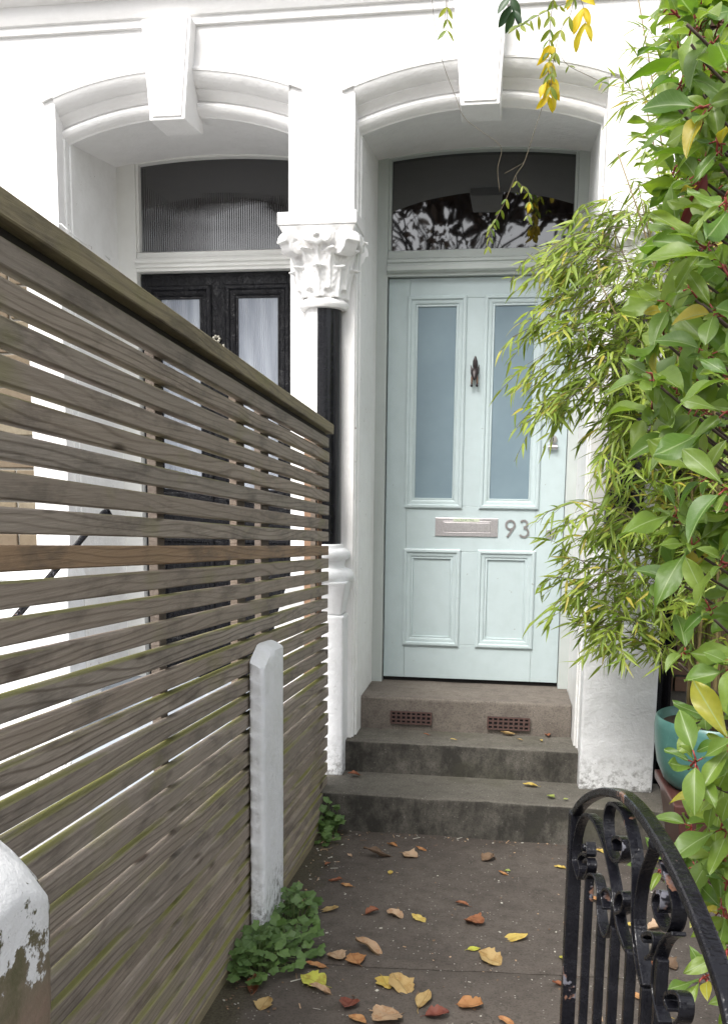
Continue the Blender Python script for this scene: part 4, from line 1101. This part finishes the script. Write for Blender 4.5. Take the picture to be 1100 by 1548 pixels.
# ------------------------------------------------------------------ climbing plant hanging from above
vine = thing('climbing_vine', 'trailing climber with green and yellow leaflets hanging over the arch', 'climbing plant', (.1, 3.9, 3.6))
vm = MB(); rv = random.Random(9)
def vline(pp, Y, r=.0014, jit=0):
    pts = smooth([at(x, y, Y=Y if not isinstance(Y, list) else Y[i]) for i, (x, y) in enumerate(pp)], 6); vm.tube(pts, r, 5); return pts
VG = [blade(.058, .018, L_VINE, '', 'ell', 2, 6, fold=.35, droop=.2, seed=i).mesh('leaflet', L_VINE, True) for i in range(3)]
VY = [blade(.075, .030, L_VINEY, '', 'ell', 4, 8, fold=.45, droop=.25, seed=i, wave=.6).mesh('leaflet', L_VINEY, True) for i in range(3)]
VD = [blade(.085, .034, L_VINED, '', 'ell', 4, 8, fold=.3, droop=.2, seed=i).mesh('leaflet', L_VINED, True) for i in range(2)]
def leaflets(pts, n, ms, sc=1.0, t0=.0, droop=.5, pair=True):
    for i in range(n):
        t = t0+(1-t0)*i/max(1, n-1)*.999; f = t*(len(pts)-1); k = min(int(f), len(pts)-2); p = pts[k].lerp(pts[k+1], f-k); d = (pts[k+1]-pts[k]).normalized()
        for s in ((-1, 1) if pair else (rv.choice((-1,1)),)):
            dd = d*.6+Vector((s*rv.uniform(.5,1), rv.uniform(-.5,.3), -droop*rv.uniform(.4,1.2))); 
            inst('leaflet', ms[rv.randrange(len(ms))], vine, Matrix.Translation(p) @ orient(dd, (rv.gauss(0,.5), -1, .4), 0) @ Matrix.Scale(sc*rv.uniform(.75,1.15), 4))
vline([(652,-30),(655,20),(668,90),(690,150),(702,178),(730,200),(757,222),(752,255),(755,290)], 4.0, .0010)
vline([(668,60),(672,30),(676,-20)], 3.98, .0012)
p = vline([(678,-30),(676,10),(675,45)], 3.95, .0012); leaflets(p, 3, VG, .8, .5)
p = vline([(840,-30),(832,30),(830,70),(828,120)], 3.8, .0016); leaflets(p, 7, VG, .9, .15, .8); leaflets(p[10:], 3, VY, 1.0, .2, 1.2)
p = vline([(870,-20),(862,20),(845,50),(835,100),(832,130)], 3.78, .0012); leaflets(p, 6, VG, .85, .1, .8)
p = vline([(862,-30),(880,5),(885,35)], 3.8, .0012); leaflets(p, 3, VY, 1.1, .2, 1.2)
p = vline([(900,-10),(840,10),(800,30),(780,42)], 3.82, .0011); leaflets(p, 7, VG, .75, .3, .1)
p = vline([(842,70),(855,95),(885,112),(930,130),(990,133)], 3.85, .0011); leaflets(p, 3, VG, .5, .3, .2)
p = vline([(832,120),(818,165),(805,205),(792,245),(779,265),(765,300),(750,330),(742,345),(738,372)], 3.9, .0012); leaflets(p[28:], 7, VG, .62, .1, .8)
p = vline([(779,265),(782,275),(795,285),(800,300),(798,325)], 3.88, .0009); leaflets(p, 5, VG, .62, .2, .9)
q = at(800, 305, Y=3.87); inst('leaflet', VY[0], vine, Matrix.Translation(q) @ orient((-.1,-.2,-1), (.3,-1,0)) @ Matrix.Scale(.55, 4))
vline([(792,245),(775,255),(762,262)], 3.9, .0008)
p = vline([(770,-30),(772,0),(776,15)], 3.85, .0012); leaflets(p, 3, VD, .9, .4, 1.0)
p = vline([(840,110),(832,130),(828,145)], 3.8, .001); leaflets(p, 3, VY, .9, .2, 1.3)
obj('stem', vm, TWIG, vine, True)

# ------------------------------------------------------------------ weeds
WE = []
def round_leaf(r, seed):
    m = MB(); m.uv = [(.5,.15)]; m.v = [(0, .2*r, 0)]; n = 16; rg = random.Random(seed)
    for ring_ in (.55, 1.0):
        for j in range(n):
            a = -math.pi/2+.35+(2*math.pi-.7)*j/(n-1); lob = 1+(.16*math.cos(a*5+seed))*(ring_ > .9)+(.06*math.cos(a*13))*(ring_ > .9)
            rr = r*ring_*lob; x, y = rr*math.cos(a), r*.95+rr*math.sin(a)-r*.2*(1-ring_)
            m.v.append((x, y, .22*r*ring_*ring_*math.cos(a*3+seed)*.5-.12*r*(ring_**2))); m.uv.append((.5+x/r/2, .5+(y-r)/r/2))
    for j in range(n-1): m.f.append((0, 1+j, 2+j)); m.m.append(0)
    for j in range(n-1): m.f.append((1+j, 1+n+j, 2+n+j, 2+j)); m.m.append(0)
    return m.mesh('leaf', L_WEED, True)
WE = [round_leaf(.016, s) for s in range(6)]
def weed(name, label, spots, n, seed):
    rg = random.Random(seed); c = spots[0]; w = thing(name, label, 'weeds', (c[0], c[1], gz(c[1])))
    sm = MB()
    for i in range(n):
        x, y, hh, rad = spots[rg.randrange(len(spots))]; a = rg.uniform(0, 6.28); q = rad*math.sqrt(rg.random()); px, py = x+q*math.cos(a), y+q*math.sin(a)
        if px < -.715: px = -.70+rg.uniform(0,.03)
        if not (px < -.69 and 2.6 < py < 2.85): pass
        z0 = gz(py); h = hh*(1-.65*(q/rad)**2)*rg.uniform(.35, 1.05); p = Vector((px, py, z0+h))
        b = Vector((x+(px-x)*.5, y+(py-y)*.5, z0))
        sm.tube([b, b.lerp(p, .6)+Vector((0,0,.01)), p], .0009, 4)
        d = Vector((px-x+rg.gauss(0,.03), py-y-.02+rg.gauss(0,.03), rg.uniform(-.03,.03))); d.normalize(); up = Vector((d.x*.8+rg.gauss(0,.25), d.y*.8-.45+rg.gauss(0,.2), 1))
        inst('leaf', WE[rg.randrange(6)], w, Matrix.Translation(p) @ orient(d, up) @ Matrix.Scale(rg.uniform(.65,1.35), 4))
    obj('stalk', sm, STALK, w, kind='stuff')
weed('weed_clump', 'bushy green weeds at the foot of the white post', [(-.650,2.48,.13,.11),(-.655,2.42,.11,.10),(-.60,2.58,.10,.09),(-.625,2.75,.15,.075),(-.68,2.50,.12,.06),(-.630,2.85,.10,.06)], 240, 1)
weed('weed_clump', 'small dark green weeds in the corner between fence and bottom step', [(-.700,3.70,.17,.055),(-.675,3.72,.13,.05),(-.695,3.62,.05,.06)], 60, 2)

# ------------------------------------------------------------------ fallen leaves, each one a thing
FG = 'fallen autumn leaves on the path and steps'
# px, py, colour, length m, curl, shape, surface z (None = path), label
FL = [
 (592,1280,'orange',.050,1.2,'o',0,'curled orange leaf just below the bottom step, left of centre'),
 (620,1295,'tan',.065,.5,'j',0,'pale tan jagged leaf beside a smaller orange one below the bottom step'),
 (636,1286,'orange',.045,.6,'o',0,'small orange leaf touching the pale tan leaf below the bottom step'),
 (568,1297,'brown',.105,1.3,'o',0,'large dark brown curled leaf lying below the bottom step'),
 (528,1295,'tan',.026,.4,'o',0,'tiny tan leaf left of the large dark brown curled one'),
 (495,1309,'rust',.034,.9,'o',0,'small brown leaf close to the fence foot, nearest the corner weeds'),
 (590,1321,'yellow',.034,.3,'o',0,'small yellow orange leaf below the large dark brown curled one'),
 (507,1334,'rust',.050,1.4,'o',0,'rolled rust red leaf touching an orange one near the fence'),
 (524,1341,'orange',.042,.5,'o',0,'orange leaf at the end of the rolled rust red leaf'),
 (468,1373,'orange',.048,.3,'o',0,'narrow orange leaf right beside the fence weeds'),
 (498,1378,'ochre',.062,.25,'s',0,'oval ochre leaf with stem, just right of the fence weeds'),
 (562,1383,'rust',.045,1.3,'j',0,'shrivelled red brown leaf in the middle of the path, left of a tan one'),
 (596,1386,'tan',.058,.9,'j',0,'wavy tan leaf left of the flat bright yellow one'),
 (632,1391,'yellow',.056,.15,'o',0,'flat bright yellow oval leaf in the middle of the path'),
 (738,1301,'brown',.060,1.0,'j',0,'grey brown crumpled leaf below the bottom step, right of centre'),
 (760,1323,'orange',.036,.8,'o',0,'small orange brown leaf beside a green scrap'),
 (767,1319,'green',.022,.6,'j',0,'green scrap of leaf beside the small orange brown leaf'),
 (846,1314,'yellow',.042,.5,'o',0,'yellow leaf just left of the gate, near the step'),
 (698,1370,'rust',.045,1.2,'o',0,'curled rust leaf above the deep orange lobed one'),
 (718,1397,'rust',.070,.7,'j',0,'deep orange lobed leaf with raised tips, mid path on the right'),
 (778,1421,'yellow',.080,.2,'s',0,'large flat yellow leaf with long stem, right side of the path'),
 (716,1438,'lime',.038,.2,'o',0,'small pale lime leaf above the crack in the path'),
 (739,1454,'ochre',.075,.6,'j',0,'broad ochre leaf lying across the crack in the path'),
 (851,1452,'lime',.036,.4,'o',0,'pale yellow leaf against the gate stile near the crack'),
 (556,1438,'tan',.095,1.1,'o',0,'large folded tan and brown leaf pointing right, on the crack'),
 (509,1449,'tan',.060,.5,'j',0,'tan ragged leaf left of an orange one at the crack'),
 (536,1453,'orange',.058,.4,'j',0,'orange ragged leaf tucked under the large folded leaf'),
 (476,1463,'orange',.060,.5,'o',0,'orange tan leaf standing above the yellow green one by the weeds'),
 (473,1487,'lime',.075,.4,'j',0,'large yellow green serrated leaf by the weeds'),
 (483,1502,'tan',.060,1.0,'o',0,'rolled tan leaf in front of the yellow green one'),
 (582,1489,'yellow',.062,.3,'j',0,'yellow leaf overlapping a tan one near the bottom of the view'),
 (605,1492,'ochre',.085,.5,'j',0,'large tan ochre leaf overlapping the yellow one near the bottom of the view'),
 (640,1515,'ochre',.085,1.0,'v',0,'upright cupped ochre leaf near the bottom of the view'),
 (711,1523,'orange',.068,.6,'j',0,'orange ragged leaf near the bottom of the view, right of centre'),
 (527,1523,'red',.060,.8,'j',0,'dark red crumpled leaf near the bottom of the view'),
 (660,1538,'red',.058,.8,'j',0,'dark red leaf at the bottom edge below the cupped ochre one'),
 (582,1543,'tan',.085,.5,'j',0,'wide tan leaf cut by the bottom edge of the view'),
 (540,1545,'orange',.055,.6,'o',0,'orange tan leaf at the bottom edge, left of the wide tan one'),
 (384,1493,'rust',.085,1.2,'v',0,'brown rolled leaf standing upright against the weeds'),
 (399,1521,'ochre',.052,.6,'j',0,'yellow ochre leaf in front of the weeds, left corner of the path'),
 (846,1493,'rust',.052,.9,'o',0,'curled red brown leaf left of the gate stile near the bottom'),
 (765,1548,'orange',.045,.6,'o',0,'orange leaf at the bottom edge on the right'),
 (535,1173,'rust',.050,.8,'j',.172,'rust red leaf at the left end of the bottom step tread'),
 (801,1188,'yellow',.060,.5,'v2',.172,'bright yellow oval leaf on the bottom step tread'),
 (832,1205,'green',.036,.6,'j',.172,'torn green leaf on the bottom step, left of a smaller scrap'),
 (855,1209,'green',.024,.4,'o',.172,'small green scrap at the right end of the bottom step'),
 (767,1111,'ochre',.062,1.3,'v2',.316,'rolled ochre leaf on the middle step below the right air brick'),
 (644,1112,'rust',.028,1.0,'v2',.316,'small brown leaf on the middle step below the left air brick'),
 (685,1119,'yellow',.026,.6,'v2',.316,'thin yellow scrap in the middle of the middle step'),
 (785,1119,'ochre',.024,.6,'o',.316,'small tan scrap just below the rolled ochre leaf'),
 (818,1120,'yellow',.024,.6,'v',.316,'tiny yellow leaf at the right of the middle step'),
 (827,1113,'rust',.030,1.0,'j',.316,'small rust leaf at the right end of the middle step'),
 (911,1290,'yellow',.055,.4,'o',0,'yellow leaf seen through the top scroll of the gate'),
 (898,1363,'orange',.050,.6,'o',0,'orange leaf seen between the first two gate bars'),
 (953,1403,'yellow',.050,.6,'o',0,'yellow leaf seen through the middle of the gate'),
 (991,1405,'tan',.050,.9,'j',0,'tan curled leaf seen through the right half of the gate'),
 (985,1455,'rust',.065,.8,'j',0,'red brown leaf behind the gate under the right scroll'),
 (1010,1462,'brown',.060,.9,'j',0,'brown crumpled leaf behind the gate, near the shrub'),
 (965,1512,'orange',.060,.6,'o',0,'orange leaf seen low between the gate bars'),
 (990,1530,'yellow',.070,.4,'j',0,'yellow leaf seen at the bottom through the gate'),
]
rf = random.Random(31)
def fallen(L, curl, shape, seed, mat):
    rg = random.Random(seed); jag = shape == 'j'; nu, nv = 8, 12; m = MB(); m.uv = []; rows = []
    Wd = L*(rg.uniform(.75,.95) if jag else rg.uniform(.42,.55)); tw = rg.uniform(-.5,.5)
    if shape in ('v', 'v2'): Wd = L*.5
    for j in range(nv+1):
        v = j/nv; w = max(.03, math.sin(math.pi*v**.85)**.75)
        if jag: w *= 1+.13*math.sin(v*15+seed)+.09*math.sin(v*29+seed)
        row = []
        for i in range(nu+1):
            u = -1+2*i/nu; a = u*(curl+.35*rg.random()*.3)
            hw = w*Wd/2
            x = hw*(math.sin(a)/curl if curl > .05 else u); z = hw*((1-math.cos(a))/curl if curl > .05 else 0)
            z += L*.10*math.sin(v*math.pi*1.2+seed)*curl*.5 + .05*L*noise.noise(Vector((u*2+seed, v*3, seed)))*2 + (.10*L*curl*v*v)
            x += tw*.12*L*v*v
            row.append((x, (v-.5)*L, z)); m.uv.append((.5+.5*u*w, v))
        rows.append(row)
    m.grid(rows); zmin = min(v[2] for v in m.v); m.v = [(a, b, c-zmin+.0015) for a, b, c in m.v]
    st = len(m.v); q = MB(); z0 = rows[0][nu//2][2]-zmin+.0015
    sl = L*(.45 if shape == 's' else .22); q.tube([(0,-.5*L+.004,z0),(0,-.5*L-sl*.5,max(.002,z0*.7)),(sl*.25,-.5*L-sl,.002)], .0007*max(1,L/.06), 4)
    n = len(m.v); m.v += q.v; m.f += [tuple(n+i for i in f) for f in q.f]; m.m += q.m; m.uv += [(.5,.1)]*len(q.v)
    return m.mesh('fallen_leaf', mat, True)
for i, (px, py, colr, L, curl, shp, zs, lab) in enumerate(FL):
    p = at(px, py) if not zs else at(px, py, Z=zs)
    if not zs: p.z = gz(p.y)+.002
    ang = rf.uniform(0, 6.28)
    if shp == 'o' and L > .04: ang = R(90+rf.uniform(-35,35))
    if shp == 'v2': ang = R(90+rf.uniform(-15,15))
    if shp == 'v': ang = R(rf.uniform(-20,20))
    if shp == 's': ang = R(-90+rf.uniform(-10,15)); 
    o = inst('fallen_leaf', fallen(L*1.08, curl, shp, i+1, FALL[colr]), None, Matrix.Translation(p) @ Matrix.Rotation(ang, 4, 'Z') @ Matrix.Rotation(R(rf.uniform(-6,14)) if zs == 0 else 0, 4, 'X'))
    tag(o, lab, 'leaf', FG)
# tiny litter: twigs, petals, crumbs
m = MB(); rq = random.Random(77)
for i in range(420):
    y = rq.uniform(2.2, 3.77); x = rq.uniform(-.70, .75)
    if i > 330: y = 3.765-abs(rq.gauss(0,.03))
    if i <= 330 and rq.random() < .55: x = -.71+abs(rq.gauss(0,.07))
    z = gz(y)+.0025; L = rq.uniform(.003,.010) if rq.random() < .85 else rq.uniform(.015,.04); a = rq.uniform(0, 3.14)
    dx, dy = L/2*math.cos(a), L/2*math.sin(a); w = .0018 if L > .012 else L*.4; ex, ey = -w*math.sin(a), w*math.cos(a)
    m.poly([(x-dx-ex,y-dy-ey,z),(x+dx-ex,y+dy-ey,z+.001),(x+dx+ex,y+dy+ey,z+.002),(x-dx+ex,y-dy+ey,z+.001)], rq.choice((0,1,1,2)))
o = obj('leaf_litter', m, [FALL['tan'], FALL['brown'], m_plain('pale_crumbs', (.4,.38,.33), .8)]); tag(o, 'small scattered crumbs and twigs on the dark path', 'litter', kind='stuff')

# ------------------------------------------------------------------ street trees across the road (seen mirrored in the fanlights)
def tree(x, y, seed, label, h=11):
    t = thing('street_tree', label, 'tree', (x, y, 0), 'trees across the road'); rg = random.Random(seed); wd = MB(); lf = MB()
    def grow(p, d, L, r, dep):
        pts = [p]; q = p; dd = d.copy()
        for k in range(4):
            dd = (dd+Vector((rg.gauss(0,.12), rg.gauss(0,.12), rg.gauss(.03,.08)))).normalized(); q = q+dd*L/4; pts.append(q)
        wd.tube(pts, [r*(1-.1*k) for k in range(5)], 7 if dep < 2 else 4)
        if dep >= 5 or L < .35:
            for k in range(3):
                c = q+Vector((rg.gauss(0,.22), rg.gauss(0,.22), rg.gauss(0,.22))); s = rg.uniform(.05,.11); u = Vector((rg.gauss(0,1), rg.gauss(0,1), rg.gauss(0,1))).normalized()*s; w = u.orthogonal().normalized()*s*.7
                lf.poly([c-u, c+w, c+u, c-w])
            return
        for k in range(3 if dep < 4 else 2):
            a = rg.uniform(0, 6.28); sp = rg.uniform(.35,.75); o_ = dd.orthogonal().normalized(); o_.rotate(Quaternion(dd, a)); grow(pts[rg.randint(2,4)], (dd*math.cos(sp)+o_*math.sin(sp)).normalized(), L*rg.uniform(.66,.82), r*.58, dep+1)
    grow(Vector((x, y, 0)), Vector((rg.gauss(0,.05), 0, 1)), h*.30, .17, 0)
    for k in range(2600):  # dense leaf mass added to block sky and darken the upper fanlight reflection
        u = Vector((rg.gauss(0,1), rg.gauss(0,1), rg.gauss(0,1))).normalized()*rg.random()**.4
        c = Vector((x+u.x*2.3, y+u.y*1.8, h*.82+u.z*2.35)); s = rg.uniform(.10,.2); u = Vector((rg.gauss(0,1), rg.gauss(0,1), rg.gauss(0,1))).normalized()*s; w = u.orthogonal().normalized()*s*.7
        lf.poly([c-u, c+w, c+u, c-w])
    obj('trunk', wd, BARK, t, True); obj('crown', lf, FALL['brown'], t, kind='stuff')
for i, (x, y, hh) in enumerate(((-7.6,-13.5,12),(-4.6,-12.2,11),(-2.4,-13.4,12.5),(-.3,-12.6,11.5),(1.6,-13.2,12),(3.9,-12.4,11.5),(6.6,-13.6,12))):
    tree(x, y, 40+i, 'autumn street tree across the road with leaves added to darken the fanlight reflection', hh)
